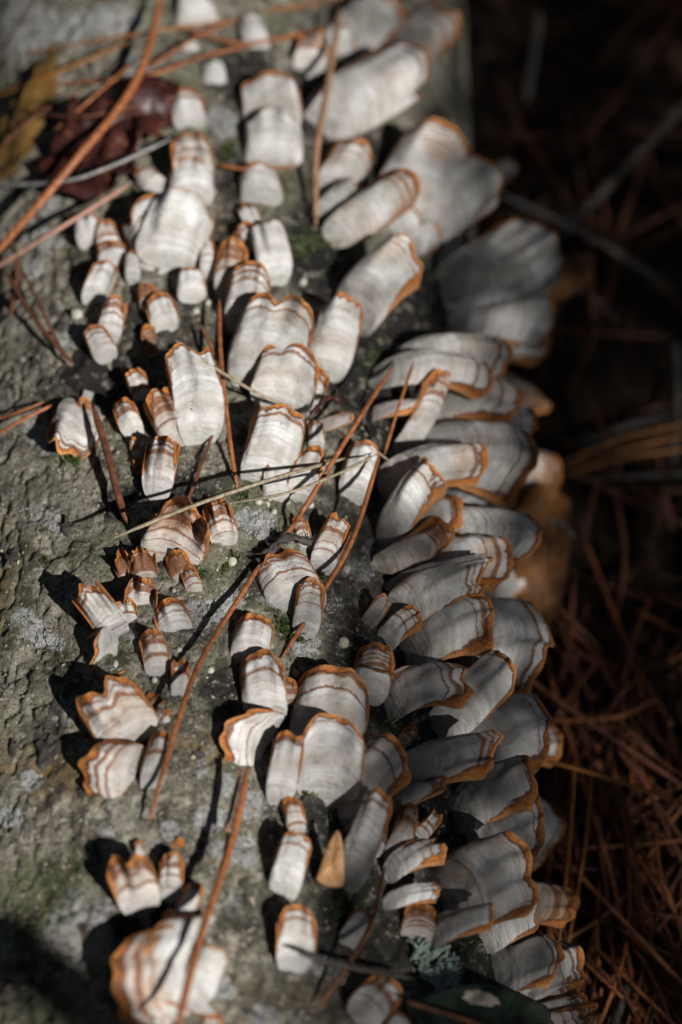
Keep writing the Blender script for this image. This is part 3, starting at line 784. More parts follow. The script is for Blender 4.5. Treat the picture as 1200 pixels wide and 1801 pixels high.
 (402, 960, 378, 880, 52, 'brown-topped bracket with lumpy white foot beside the torn one', dict(brown=0.6, wave=.1, lean=.2)),
 (255, 1022, 246, 962, 52, 'shrivelled brown bracket scrap below the torn one', dict(brown=0.95, wave=.18, jag=.2)),
 (226, 1014, 212, 970, 38, 'smaller shrivelled brown bracket scrap', dict(brown=0.95, wave=.18, jag=.2)),
 (328, 1022, 305, 966, 44, 'little rust-striped hooded bracket above its smaller twin', dict(brown=0.85)),
 (347, 1044, 327, 994, 31, 'smallest rust-tipped white bracket below its striped twin', dict(brown=0.6)),
 (243, 1072, 252, 1015, 56, 'folded boat-shaped brown-edged bracket', dict(brown=0.6, wave=.16, cc=-.5)),
 (226, 1100, 215, 1050, 40, 'small buff bracket under the boat-shaped one', dict(brown=0.4)),
 (312, 1124, 295, 1054, 64, 'round buff bracket with orange rim beside white crust lichen', dict(brown=0.48, rd=.95, bs=.55)),
 (276, 1190, 265, 1107, 48, 'barrel-shaped banded bracket below the round buff one', dict(brown=0.6, bs=.6)),
 (312, 1224, 318, 1157, 33, 'small striped bracket beside the long needle', dict(brown=0.55, bs=.6)),
 (212, 1125, 148, 1036, 54, 'weathered grey upright bracket casting a long shadow', dict(brown=0.36, rd=.6, wave=.07, lean=.45, minlift=.6)),
 (218, 1122, 172, 1168, 66, 'weathered grey drooping lobe below the upright weathered one', dict(brown=0.36, wave=.08, lean=.3)),
 (238, 1312, 172, 1203, 106, 'broad peach-banded shell bracket, upper of two facing shells', dict(brown=0.6, rd=.85, bs=.45, lean=.45, minlift=.55)),
 (248, 1368, 142, 1342, 106, 'broad peach-banded shell bracket, lower of two facing shells', dict(brown=0.6, rd=.85, bs=.45, lean=.45, minlift=.55)),
 (262, 1398, 287, 1287, 44, 'white bracket with dark pits leaning against the long needle', dict(brown=0.4)),
 (232, 1333, 224, 1315, 21, 'tiny white bracket in the gap between two shells', dict(brown=0.2)),
 (290, 1276, 294, 1246, 15, 'tiny pale bracket beside the long needle', dict(brown=0.4)),
 (282, 1246, 262, 1219, 30, 'small dull brown bracket behind the upper peach shell', dict(brown=0.8, tone=.6)),
 (250, 1604, 218, 1505, 66, 'peach and white striped bracket with curled tip above the shadow-dark hollow', dict(brown=0.6, wave=.07, lean=.5, minlift=.6)),
 (250, 1520, 243, 1478, 18, 'tiny white curl rising from the striped bracket', dict(brown=0.1)),
 (298, 1584, 304, 1500, 42, 'white bracket with brown patch in the middle of the hollow group', dict(brown=0.5)),
 (312, 1508, 315, 1474, 22, 'little orange knob topping the hollow group', dict(brown=0.95)),
 (318, 1628, 346, 1550, 36, 'small white bracket with dark flecks beside the twin needles', dict(brown=0.4)),
 (325, 1632, 292, 1606, 30, 'small flat pale bracket under the flecked one', dict(brown=0.4)),
 (356, 1700, 198, 1738, 140, 'large maroon-banded cream shell bracket crossed by the twin needles', dict(brown=0.66, rd=.95, lean=.30, bs=.8, minlift=.45, notch=False, wave=.03, cc=.2, jag=.05)),
 (366, 1690, 262, 1702, 118, 'pale inner shell overlapping the maroon-banded one', dict(brown=0.14, rd=1.0, lean=.75, bs=.9, minlift=.8, notch=False, wave=.03, cc=.2, jag=.04)),
 (342, 1705, 308, 1655, 62, 'smooth white upper lobe of the maroon-banded shell', dict(brown=0.03, lean=.6, notch=False, wave=.03)),
 (345, 1752, 374, 1668, 56, 'pale right lobe of the maroon-banded shell under the twin needles', dict(brown=0.05, lean=.5, notch=False, wave=.03)),
 (330, 1775, 250, 1762, 70, 'cream lower fold under the maroon-banded shell', dict(brown=0.4, lean=.2, notch=False, wave=.03)),
 (376, 1815, 372, 1782, 36, 'small tan bracket at the foot of the twin needles', dict(brown=0.5)),
]
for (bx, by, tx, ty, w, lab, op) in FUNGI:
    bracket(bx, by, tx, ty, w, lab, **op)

# tiny white growing knobs
NUBS = [(135, 552, 13), (345, 545, 8), (366, 528, 7), (407, 990, 10), (398, 985, 6), (452, 888, 8), (468, 890, 7), (545, 890, 7), (232, 655, 6),
        (315, 1148, 6), (306, 1040, 5), (275, 1150, 4), (370, 1180, 7), (272, 1198, 6), (600, 1135, 12), (610, 1000, 9), (535, 492, 9), (375, 330, 9),
        (495, 1118, 8), (480, 905, 6), (520, 1185, 7)]
def near(px, py, prefix):
    lab = min(FLAB, key=lambda q: (q[0] - px)**2 + (q[1] - py)**2)[2]
    return ' '.join((prefix + ' ' + lab).split()[:16])
def build_nubs():
    rr = random.Random(3)
    for (px, py, s) in NUBS:
        p, n = log_point(px, py, 0)
        r = s * 0.0002 * 0.9
        u = n.cross(Vector((0, 1, 0))).normalized(); w = u.cross(n)
        vs_, fs = [], []
        nr, ns = 6, 10
        for i in range(nr):
            a = -0.35 + (math.pi / 2 + 0.35) * i / (nr - 1)
            for k in range(ns):
                b = 2 * math.pi * k / ns
                q = r * (1 + 0.28 * (rr.random() - 0.5))
                vs_.append((u * math.cos(b) + w * math.sin(b)) * math.cos(a) * q + n * (math.sin(a) * q * 1.15))
        for i in range(nr - 1):
            for k in range(ns):
                fs.append((i * ns + k, i * ns + (k + 1) % ns, (i + 1) * ns + (k + 1) % ns, (i + 1) * ns + k))
        o = mesh_obj('fungus_knob', vs_, fs, M_NUB)
        o.location = p
        tag(o, near(px, py, 'tiny cream fungus knob near'), 'fungus', 'young fungus knobs on the bark')
build_nubs()

# ------------------------------------------------------------------ needles, straws and twigs on the log
def strand(name, pts, wpx, mat, label, cat, group=None, sides=7, n=None, rough=0.06, tip=(0.35, 0.35), flat=0.8, ground=False, knots=0):
    """pts: (px, py, height above the bark in mm) or, with ground, height above z=0 in mm"""
    P = [on_ground(x, y, h / 1000) if ground else on_log(x, y, h / 1000) for (x, y, h) in pts]
    n = n or max(10, 8 * len(P))
    path = catmull(P, n)
    dep = sum((p - CAM).dot(FWD) for p in P) / len(P)
    r = wpx / FPX * dep / 2
    rad = []
    rr = random.Random(int(pts[0][0] * 31 + pts[0][1]))
    for i in range(n):
        t = i / (n - 1)
        k = min(1, tip[0] + t * 6) * min(1, tip[1] + (1 - t) * 6)
        rad.append(r * k * (1 + knots * (rr.random() - 0.4)))
    v, f = tube_data(path, rad, sides, rough, int(pts[0][0]), flat)
    o = mesh_obj(name, [p - path[0] for p in v], f, mat)
    o.location = path[0]
    return tag(o, label, cat, group)

GN = 'fallen pine needles on the log'
ND = 'pine_needle'
strand(ND, [(288, -20, 12), (240, 140, 16), (130, 285, 16), (-20, 460, 8)], 15, M_NEED, 'long thick rust-red needle crossing over the crumpled red leaf', 'pine needle', GN)
strand(ND, [(262, 118, 7), (350, 62, 8), (425, 30, 5)], 7, M_NEED, 'short rusty needle of the fan, steepest one', 'pine needle', GN)
strand(ND, [(-10, 170, 5), (100, 127, 8), (230, 72, 6)], 7, M_NEED_O, 'orange needle passing over the yellow leaf', 'pine needle', GN)
strand(ND, [(30, 96, 5), (200, 66, 9), (420, 33, 5)], 6, M_NEED_O, 'long orange needle of the fan, topmost one', 'pine needle', GN)
strand(ND, [(60, 150, 6), (250, 134, 9), (355, 100, 6), (560, 50, 6)], 8, M_NEED, 'rusty needle of the fan passing behind the tan stem', 'pine needle', GN)
strand(ND, [(460, 20, 3), (560, 5, 4), (640, -10, 3)], 7, M_NEED_O, 'orange needle lying at the far bark beyond the half-moon bracket', 'pine needle', GN)
strand(ND, [(20, 190, 8), (140, 205, 15), (262, 180, 12)], 6, M_NEED_D, 'dark needle lying on the crumpled red leaf', 'pine needle', GN)
strand(ND, [(95, 230, 10), (165, 170, 15), (250, 95, 8)], 6, M_NEED, 'rusty needle slanting over the top of the red leaf', 'pine needle', GN)
strand(ND, [(-10, 270, 8), (60, 205, 10), (150, 155, 9)], 6, M_NEED_D, 'dark needle bridging the yellow and red leaves', 'pine needle', GN)
strand(ND, [(300, 40, 5), (420, 75, 8), (540, 60, 5)], 7, M_NEED, 'rusty needle beneath the half-moon bracket', 'pine needle', GN)
strand(ND, [(10, 400, 3), (30, 470, 5), (18, 560, 3)], 8, M_NEED_D, 'dark broad needle past the end of the pink one', 'pine needle', GN)
strand('dead_twig', [(-10, 326, 8), (115, 318, 14), (200, 290, 16), (305, 242, 8)], 9, M_TWIG_G, 'bare pale grey twig crossing the crumpled red leaf', 'twig')
strand(ND, [(-20, 478, 5), (110, 398, 12), (228, 324, 8)], 11, M_NEED_P, 'pale pink needle ending beside the multi-lobed cluster', 'pine needle', GN)
strand('dead_twig', [(-20, 130, 18), (30, 50, 22), (75, -30, 22)], 11, M_TWIG_D, 'dark stiff twig beyond the yellow leaf', 'twig')
strand('plant_stem', [(598, 10, 16), (582, 120, 18), (557, 270, 12), (556, 395, 1)], 12, M_STEM, 'upright tan stem curving in front of the long shelf bracket', 'stem')
strand(ND, [(5, 470, 4), (60, 560, 6), (128, 640, 3)], 9, M_NEED_D, 'brown needle running to the black cavity', 'pine needle', GN)
strand(ND, [(38, 470, 3), (72, 540, 5), (112, 622, 2)], 6, M_NEED_D, 'thin brown needle alongside the one reaching the black cavity', 'pine needle', GN)
strand(ND, [(-20, 772, 5), (40, 738, 7), (92, 712, 4)], 8, M_NEED, 'short rusty needle pointing at the hanging striped bracket', 'pine needle', GN)
strand(ND, [(-20, 742, 4), (40, 722, 5), (78, 706, 3)], 6, M_NEED, 'thin rusty needle above the one pointing at the hanging bracket', 'pine needle', GN)
strand(ND, [(163, 712, 8), (190, 800, 7), (212, 885, 4), (228, 922, 1)], 14, M_NEED_D, 'broad brown needle below the hanging striped bracket', 'pine needle', GN)
strand(ND, [(386, 525, 8), (388, 620, 12), (404, 770, 8), (418, 862, 2)], 8, M_NEED, 'straight rusty needle beside the tall white bracket', 'pine needle', GN)
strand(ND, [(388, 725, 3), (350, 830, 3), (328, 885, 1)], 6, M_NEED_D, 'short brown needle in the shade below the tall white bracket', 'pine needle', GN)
strand(ND, [(352, 570, 5), (372, 610, 9), (388, 650, 8)], 6, M_NEED, 'stub of rusty needle behind the fine grey twig', 'pine needle', GN)
strand('dead_twig', [(306, 596, 20), (375, 645, 19), (465, 698, 14), (520, 718, 6)], 7, M_STRAW, 'fine grey-tan twig across the crest of the tall white bracket', 'twig')
strand('grass_straw', [(190, 950, 22), (330, 893, 24), (480, 842, 24), (606, 806, 12)], 8, M_STRAW, 'thick grey straw crossing the torn brown bracket', 'straw', tip=(0.15, 0.6))
strand('grass_straw', [(395, 886, 12), (500, 868, 24), (590, 835, 22), (664, 798, 16)], 6, M_STRAW, 'thin grey straw running below the thick one', 'straw')
strand('grass_straw', [(596, 752, 4), (640, 776, 10), (690, 815, 14)], 4, M_STRAW, 'hair-thin grey straw beside the upright leaf-like bracket', 'straw')
strand(ND, [(694, 640, 22), (622, 752, 24), (540, 886, 14), (512, 930, 5), (470, 985, 3)], 9, M_NEED, 'long rusty needle leading down to the frayed knot', 'pine needle', GN)
strand(ND, [(462, 985, 4), (425, 1045, 7), (352, 1165, 12), (308, 1285, 14), (262, 1446, 5)], 10, M_NEED, 'long rusty needle slanting away from the frayed knot', 'pine needle', GN)
strand(ND, [(728, 636, 22), (700, 720, 20), (676, 800, 8)], 6, M_NEED, 'thin rusty needle in front of the lilac grey blade', 'pine needle', GN)
strand(ND, [(668, 800, 18), (622, 945, 14), (566, 1045, 7), (495, 1158, 2)], 9, M_NEED, 'rusty needle passing beside the split-tipped bracket', 'pine needle', GN)
strand(ND, [(436, 1350, 16), (408, 1480, 14), (352, 1650, 20), (306, 1830, 24)], 15, M_NEED, 'thicker of the twin needles crossing the maroon-banded shell', 'pine needle', GN)
strand(ND, [(424, 1352, 14), (408, 1420, 10), (396, 1465, 6)], 8, M_NEED, 'shorter of the twin needles below the orange-rimmed bracket', 'pine needle', GN)
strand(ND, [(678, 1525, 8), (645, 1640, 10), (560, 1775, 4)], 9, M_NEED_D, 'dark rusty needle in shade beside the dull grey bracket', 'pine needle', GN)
strand('dead_twig', [(525, 1678, 16), (610, 1700, 12), (730, 1722, 10)], 10, M_TWIG_D, 'dark knobbly stick across the white bracket with orange sides', 'twig', knots=.4)
strand(ND, [(715, 1762, 18), (800, 1788, 20), (880, 1815, 20)], 9, M_NEED_D, 'brown needle lying on the green leaf', 'pine needle', GN)
strand(ND, [(655, 1178, 18), (690, 1185, 14), (705, 1190, 8)], 6, M_NEED, 'short rusty needle stub piercing the fringed bracket', 'pine needle', GN)
strand(ND, [(765, 916, 16), (820, 940, 18), (873, 958, 16)], 8, M_STRAW, 'short stiff olive needle caught on the zoned bracket', 'pine needle', GN)
strand(ND, [(945, 905, 8), (985, 920, 6), (1012, 945, 2)], 7, M_TWIG_G, 'thin grey curved stalk sticking out past the broad shaded bracket', 'pine needle', GN)
strand(ND, [(382, 290, 5), (440, 297, 7), (520, 292, 6)], 8, M_NEED, 'short rusty needle behind the small round bracket', 'pine needle', GN)
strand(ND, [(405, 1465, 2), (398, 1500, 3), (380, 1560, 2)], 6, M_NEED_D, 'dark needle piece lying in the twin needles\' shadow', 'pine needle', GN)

# gnarled reddish twig and the frayed knot
def knot(name, pts, wpx, mat, label, cat, hair=0, seed=0):
    rr = random.Random(seed)
    P = [on_log(x, y, h / 1000) for (x, y, h) in pts]
    path = catmull(P, 26)
    r = wpx * 0.0001
    v, f = tube_data(path, [r * rr.uniform(0.45, 1.3) for _ in path], 7, 0.6, seed)
    for _ in range(hair):
        a = rr.choice(path)
        d = Vector((rr.uniform(-1, 1), rr.uniform(-1, 1), rr.uniform(-.2, 1))).normalized() * rr.uniform(.003, .007)
        hp = [a, a + d * .5 + Vector((0, 0, rr.uniform(-.001, .001))), a + d]
        hv, hf = tube_data(catmull(hp, 4), [.00025, .0002, .00015, .0001], 4, 0, 1)
        o = len(v)
        v += hv; f += [tuple(i + o for i in q) for q in hf]
    o = mesh_obj(name, [p - path[0] for p in v], f, mat)
    o.location = path[0]
    return tag(o, label, cat)
knot('gnarled_twig', [(523, 770, 4), (545, 735, 12), (575, 700, 14), (608, 708, 12)], 11, M_LEAF_R, 'gnarled reddish twig beside the ruffled white bracket', 'twig', 8, 1)
knot('frayed_knot', [(455, 990, 3), (480, 965, 6), (505, 945, 6), (545, 955, 4)], 16, M_TWIG_D, 'frayed dark fibrous knot where the long needles meet', 'plant debris', 26, 2)

# ------------------------------------------------------------------ leaves
def leaf(name, outline, mat, label, h, surf='log', bulge=0.004, crumple=0.002, seed=0, vein=True, th=0.0004):
    """outline in pixels round the blade; h = height in mm of each outline point (or one value)"""
    rr = random.Random(seed)
    hs = h if isinstance(h, (list, tuple)) else [h] * len(outline)
    conv = (lambda x, y, q: on_log(x, y, q / 1000)) if surf == 'log' else (lambda x, y, q: on_ground(x, y, q / 1000))
    ring = [conv(x, y, q) for (x, y), q in zip(outline, hs)]
    ring = catmull(ring + [ring[0]], 4 * len(ring) + 1)[:-1]
    c = sum(ring, Vector()) / len(ring)
    nn = Vector()
    for i in range(len(ring)):
        nn += (ring[i] - c).cross(ring[(i + 1) % len(ring)] - c)
    nn.normalize()
    if nn.dot(CAM - c) < 0: nn = -nn
    NR, K = 9, len(ring)
    verts = []
    for r in range(NR):
        s = r / (NR - 1)
        for q in ring:
            p = c.lerp(q, max(s, 0.01))
            w = p * 160 + Vector((seed * 7.1, 0, 0))
            k = float(fbm(np.array([[w.x, w.y, w.z]]), 3, seed)[0]) - 0.5
            verts.append(p + nn * (bulge * (1 - s * s) + crumple * 2.4 * k * (0.4 + 0.6 * s)))
    top = len(verts)
    verts += [p - nn * th for p in verts]
    f = []
    for r in range(NR - 1):
        for i in range(K):
            a, b = r * K + i, r * K + (i + 1) % K
            f.append((a, b, b + K, a + K))
            f.append((top + a, top + a + K, top + b + K, top + b))
    for i in range(K):
        a, b = (NR - 1) * K + i, (NR - 1) * K + (i + 1) % K
        f.append((a, b, top + b, top + a))
    root = empty(name, c)
    tag(root, label, 'leaf')
    mesh_obj('blade', [p - c for p in verts], f, mat, root)
    if vein:
        i0 = max(range(K), key=lambda i: (ring[i] - c).length)
        i1 = max(range(K), key=lambda i: (ring[i] - ring[i0]).length)
        ridx = list(range(NR))
        path = [verts[r * K + i0] for r in reversed(ridx)] + [verts[r * K + i1] for r in ridx[1:]]
        path = [p + nn * 0.0002 for p in path]
        v, ff = tube_data(path, [0.00055 * (1 - 0.7 * i / len(path)) for i in range(len(path))], 5)
        mesh_obj('midrib', [p - c for p in v], ff, mat, root)
    return root

leaf('dead_leaf', [(60, 300), (110, 240), (150, 165), (230, 140), (320, 150), (290, 210), (250, 260), (200, 330), (110, 350)], M_LEAF_R,
     'crumpled dark red leaf under the long rust needle', [3, 9, 12, 10, 4, 7, 10, 8, 5], bulge=.003, crumple=.012, seed=4)
leaf('dead_leaf', [(-30, 330), (-10, 240), (40, 160), (95, 85), (100, 150), (70, 230), (30, 300)], M_LEAF_Y, 'mustard yellow leaf beside the crumpled red one', 4, crumple=.004, seed=5)
leaf('dead_leaf', [(556, 1548), (572, 1500), (592, 1460), (603, 1500), (604, 1555), (578, 1560)], M_LEAF_T,
     'tan leaf scrap standing against the long bare tongue bracket', [3, 8, 13, 13, 6, 3], bulge=.001, crumple=.001, seed=6, vein=False)
gl = leaf('green_leaf', [(715, 1772), (760, 1748), (830, 1732), (900, 1742), (975, 1780), (1010, 1850), (900, 1880), (780, 1840)], M_LEAF_G,
     'dark green leaf with a beige blotch', [12, 15, 18, 18, 14, 10, 14, 14], bulge=.002, crumple=.0012, seed=7)
def blotch():
    blade = [o for o in gl.children if o.name.startswith('blade')][0]
    bv = np.array([tuple(v.co + gl.location) for v in blade.data.vertices])
    bv = bv[:len(bv) // 2]
    qx, qy = pix(bv)
    dep = (bv - np.array(CAM)) @ np.array(FWD)
    rr = random.Random(8)
    def put(x, y, off):
        w = 1 / (((qx - x)**2 + (qy - y)**2)**1.5 + 4)
        return at_depth(x, y, float((w * dep).sum() / w.sum()) - off) - gl.location
    n = 18
    ks = [rr.uniform(.85, 1.12) for _ in range(n)]
    pos = [(846 + math.cos(2 * math.pi * i / n) * 34 * ks[i], 1756 + math.sin(2 * math.pi * i / n) * 14 * ks[i] + math.cos(2 * math.pi * i / n) * 5) for i in range(n)]
    V = [put(846, 1756, .0014)] + [put(x, y, .0010) for x, y in pos] + [put(x, y, -.0008) for x, y in pos]
    f = [(0, 1 + i, 1 + (i + 1) % n) for i in range(n)] + [(1 + i, 1 + n + i, 1 + n + (i + 1) % n, 1 + (i + 1) % n) for i in range(n)]
    o = mesh_obj('blotch', V, f, M_BLOTCH, gl, smooth=False)
    o['label'] = 'dry beige blotch on the green leaf'
blotch()
leaf('dead_leaf', [(905, 900), (955, 850), (1000, 880), (1005, 980), (985, 1060), (945, 1110), (915, 1040), (900, 970)], M_LEAF_O,
     'large orange-brown leaf standing behind the big pale fan', [70, 74, 62, 50, 40, 38, 50, 64], surf='ground', bulge=.004, crumple=.008, seed=9)
leaf('dead_leaf', [(860, 390), (890, 372), (940, 376), (955, 398), (930, 412), (885, 410)], M_LEAF_Y, 'small yellow leaf behind the lumpy grey bracket', 62, surf='ground', seed=10, crumple=.003)
leaf('dead_leaf', [(940, 500), (975, 455), (1020, 440), (1045, 480), (1000, 520), (960, 530)], M_LEAF_O, 'orange-brown leaf below the yellow one in the dark litter', 40, surf='ground', seed=11, crumple=.004)
leaf('dead_leaf', [(720, 160), (760, 110), (820, 90), (840, 150), (800, 200), (740, 210)], M_LEAF_O, 'brown leaf in the dark litter past the long shelf bracket', 30, surf='ground', seed=12, crumple=.004)

# ------------------------------------------------------------------ needles and sticks on the dark ground
GG = 'pine needles in the dark litter beside the log'
def gs(pts, w, mat, label, name=ND, cat='pine needle', group=GG, **kw):
    return strand(name, pts, w, mat, label, cat, group, ground=True, **kw)
gs([(925, 1328, 62), (1060, 1366, 66), (1220, 1418, 60)], 9, M_NEED_O, 'bright orange needle stretching from the frayed brown bracket corner')
gs([(1012, 1335, 60), (1002, 1480, 58), (984, 1660, 48)], 8, M_NEED_O, 'bright orange upright needle nearer the log of a pair')
gs([(1042, 1330, 58), (1030, 1480, 54), (1000, 1660, 46)], 8, M_NEED_O, 'bright orange upright needle farther from the log of a pair')
gs([(985, 1505, 52), (1080, 1602, 44), (1220, 1750, 30)], 10, M_NEED, 'thick rusty needle slanting away below the orange pair')
gs([(900, 1168, 40), (1000, 1245, 34), (1220, 1395, 28)], 10, M_NEED_D, 'thick dark red needle slanting behind the orange pair')
gs([(965, 1268, 30), (1080, 1262, 34), (1160, 1228, 28)], 8, M_NEED, 'curved rusty needle arching past the small pointed bracket')
gs([(965, 1180, 26), (1030, 1390, 30), (1080, 1560, 26), (1130, 1820, 20)], 9, M_NEED, 'long rusty needle running beside the orange pair')
gs([(995, 1195, 24), (1050, 1370, 28), (1110, 1540, 24), (1150, 1760, 18)], 8, M_NEED_D, 'long dark needle running beside the long rusty one')
gs([(1020, 1280, 26), (1100, 1420, 30), (1135, 1640, 26)], 8, M_NEED_D, 'dark needle crossing under the bright orange one')
gs([(990, 815, 28), (1090, 772, 32), (1220, 742, 28)], 8, M_NEED_O, 'orange needle of the bundle, uppermost')
gs([(995, 822, 26), (1100, 790, 28), (1220, 762, 24)], 7, M_NEED_O, 'orange needle of the bundle, middle one')
gs([(990, 838, 26), (1100, 805, 28), (1220, 788, 24)], 7, M_NEED_O, 'orange needle of the bundle, lowest')
SK = 'grey sticks in the dark litter'
gs([(872, 338, 44), (1030, 412, 40), (1190, 512, 30)], 14, M_TWIG_M, 'long straight grey stick beyond the lumpy bracket', 'dead_twig', 'twig', SK)
gs([(1220, 165, 40), (1090, 305, 36), (985, 410, 24)], 18, M_TWIG_D, 'thick dark stick crossing the far litter', 'dead_twig', 'twig', SK)
gs([(948, 20, 40), (940, 90, 42), (925, 180, 30)], 16, M_TWIG_M, 'short grey stick standing in the far litter', 'dead_twig', 'twig', SK)
gs([(1010, 790, 22), (1090, 752, 26), (1185, 728, 22)], 14, M_TWIG_M, 'grey stick lying above the orange bundle', 'dead_twig', 'twig', SK)
gs([(1188, 600, 26), (1192, 700, 26), (1186, 815, 22)], 12, M_TWIG_M, 'upright grey stick behind the orange bundle', 'dead_twig', 'twig', SK)
gs([(1010, 845, 20), (1100, 838, 24), (1220, 832, 20)], 9, M_TWIG_M, 'thin grey stick under the orange bundle', 'dead_twig', 'twig', SK)
gs([(845, 20, 30), (846, 120, 30), (852, 230, 24)], 7, M_TWIG_M, 'thin straight grey stalk in the far litter', 'dead_twig', 'twig', SK)
gs([(960, 480, 22), (1040, 520, 26), (1090, 570, 20)], 10, M_TWIG_D, 'short dark stick below the long straight one', 'dead_twig', 'twig', SK)
gs([(1110, 1720, 22), (1085, 1790, 24), (1070, 1850, 20)], 16, M_TWIG_D, 'dark stick beside the needles past the green leaf', 'dead_twig', 'twig', SK)

def litter():
    rr = random.Random(21)
    for i in range(300):
        dens = rr.random()
        if 0.62 <= dens < 0.86: continue
        if dens < 0.62: px, py = rr.uniform(960, 1260), rr.uniform(1080, 1860)
        else: px, py = rr.uniform(820, 1260), rr.uniform(-60, 1100)
        a = rr.gauss(1.35, 0.55) if dens < 0.62 else rr.uniform(0, math.pi)
        ln = rr.uniform(160, 420)
        dx, dy = math.cos(a) * ln / 2, math.sin(a) * ln / 2
        z = rr.uniform(10, 30)
        bend = rr.uniform(-26, 26)
        pts = [(px - dx, py - dy, z - rr.uniform(0, 9)), (px + bend, py + bend * .4, z), (px + dx, py + dy, z - rr.uniform(0, 9))]
        P = [on_ground(x, y, h / 1000) for x, y, h in pts]
        if any(p.x < 0.118 for p in P): continue
        k = 0 if dens < 0.62 and rr.random() < 0.35 else 1
        lab = '%s %s %s needle lying %s' % ('long' if ln > 290 else 'short', 'bowed' if abs(bend) > 13 else 'straight', ('rust brown', 'dark brown')[k],
              'lengthwise beside the log in litter' if abs(math.cos(a)) < .5 else ('crosswise in the litter off the log' if abs(math.cos(a)) > .85 else 'slantwise in the litter by the log'))
        gs(pts, rr.uniform(5, 9), (M_NEED, M_NEED_D)[k], lab, sides=5, n=9)
    # crumbs and broken bits too many to count
    V, F = [], []
    for i in range(5200):
        x, y = rr.uniform(0.06, 0.75), rr.uniform(-0.45, 1.0)
        if i % 4 == 0: x = rr.uniform(-0.6, -0.06)
        z = rr.uniform(-0.004, 0.016)
        a, l = rr.uniform(0, 6.28), rr.uniform(0.008, 0.05)
        d = Vector((math.cos(a), math.sin(a), rr.uniform(-.25, .25))) * l
        w = Vector((-math.sin(a), math.cos(a), rr.uniform(-.5, .5))) * rr.uniform(.0005, .004 if i % 3 == 0 else .0011)
        p = Vector((x, y, z))
        o = len(V)
        up = Vector((0, 0, .0008))
        V += [p - w, p + d * .5 - w * 1.3, p + d, p + d * .5 + w * 1.3, p + w, p + d * .4 + up * 2]
        F += [(o, o + 1, o + 5), (o + 1, o + 2, o + 5), (o + 2, o + 3, o + 5), (o + 3, o + 4, o + 5), (o + 4, o, o + 5)]
    o = mesh_obj('leaf_litter', V, F, M_LITTER, smooth=False)
    tag(o, 'dark brown crumbled leaf and needle litter covering the ground', 'litter', None, 'stuff')
litter()

# ------------------------------------------------------------------ moss, lichen
def moss_patch(spots, label, n, seed, hmin=.0008, hmax=.0024):
    rr = random.Random(seed)
    V, F = [], []
    for _ in range(n):
        cx, cy, r = rr.choice(spots)
        a, q = rr.uniform(0, 6.28), r * math.sqrt(rr.random()) * rr.uniform(.5, 1.1)
        p, nn = log_point(cx + math.cos(a) * q, cy + math.sin(a) * q, -.0002)
        d = (nn + Vector((rr.uniform(-.8, .8), rr.uniform(-.8, .8), rr.uniform(-.4, .4)))).normalized()
        s = d.cross(Vector((rr.random(), rr.random(), rr.random()))).normalized()
        h = rr.uniform(hmin, hmax)
        w = h * .22
        o = len(V)
        V += [p - s * w, p + s * w, p + d * h * .6 + s * w * .9, p + d * h, p + d * h * .6 - s * w * .9]
        F += [(o, o + 1, o + 2, o + 3, o + 4)]
    o = mesh_obj('moss', V, F, M_MOSS, smooth=False)
    tag(o, label, 'moss', None, 'stuff')
moss_patch([(60, 1590, 75), (110, 1545, 55), (40, 1640, 50), (130, 1600, 40), (30, 1560, 55), (150, 1520, 40)], 'green moss spread over the sunny bark', 1700, 1, .0004, .0012)
moss_patch([(108, 798, 22), (130, 805, 14)], 'bright moss tuft under the hanging striped bracket', 260, 2)
moss_patch([(497, 1103, 16), (525, 1125, 12), (570, 1012, 12), (500, 1120, 10)], 'bright moss tuft at the foot of the large round bracket', 420, 3)
moss_patch([(490, 335, 26), (400, 268, 16), (560, 420, 34), (530, 430, 30)], 'dim moss between the far white brackets', 520, 4)
moss_patch([(690, 1275, 30), (600, 1595, 34), (820, 1640, 40), (660, 635, 24), (545, 1390, 20), (640, 1600, 30)], 'dim moss in the crevices under the shaded brackets', 700, 5)
moss_patch([(425, 882, 16), (350, 1012, 16), (412, 985, 14), (80, 990, 10), (260, 985, 10), (115, 1185, 26), (395, 1005, 12)], 'specks of moss around the torn brown bracket', 420, 6)
moss_patch([(90, 1790, 50), (30, 1770, 40)], 'green moss below the dark shadow band', 500, 7, .0004, .0012)

def lichen_tuft():
    rr = random.Random(17)
    p0, nn = log_point(755, 1700, 0.001)
    V, F = [], []
    u = nn.cross(Vector((0, 1, 0))).normalized(); w = u.cross(nn)
    for i in range(170):
        a, q = rr.uniform(0, 6.28), .0068 * math.sqrt(rr.random())
        p = p0 + u * math.cos(a) * q * 1.25 + w * math.sin(a) * q + nn * .001
        pts = [p]
        d = (nn * 1.0 + u * math.cos(a) * .7 + w * math.sin(a) * .7).normalized()
        for k in range(3):
            d = (d + Vector((rr.uniform(-.7, .7), rr.uniform(-.7, .7), rr.uniform(-.3, .6)))).normalized()
            pts.append(pts[-1] + d * rr.uniform(.0010, .002))
        v, f = tube_data(pts, [.0006, .0005, .0006, .0003], 5, .4, i, .6)
        o = len(V); V += v; F += [tuple(j + o for j in q) for q in f]
    v0 = p0
    o = mesh_obj('lichen', [p - v0 for p in V], F, M_LICH)
    o.location = v0
    tag(o, 'mint green branching lichen tuft above the green leaf', 'lichen')
lichen_tuft()

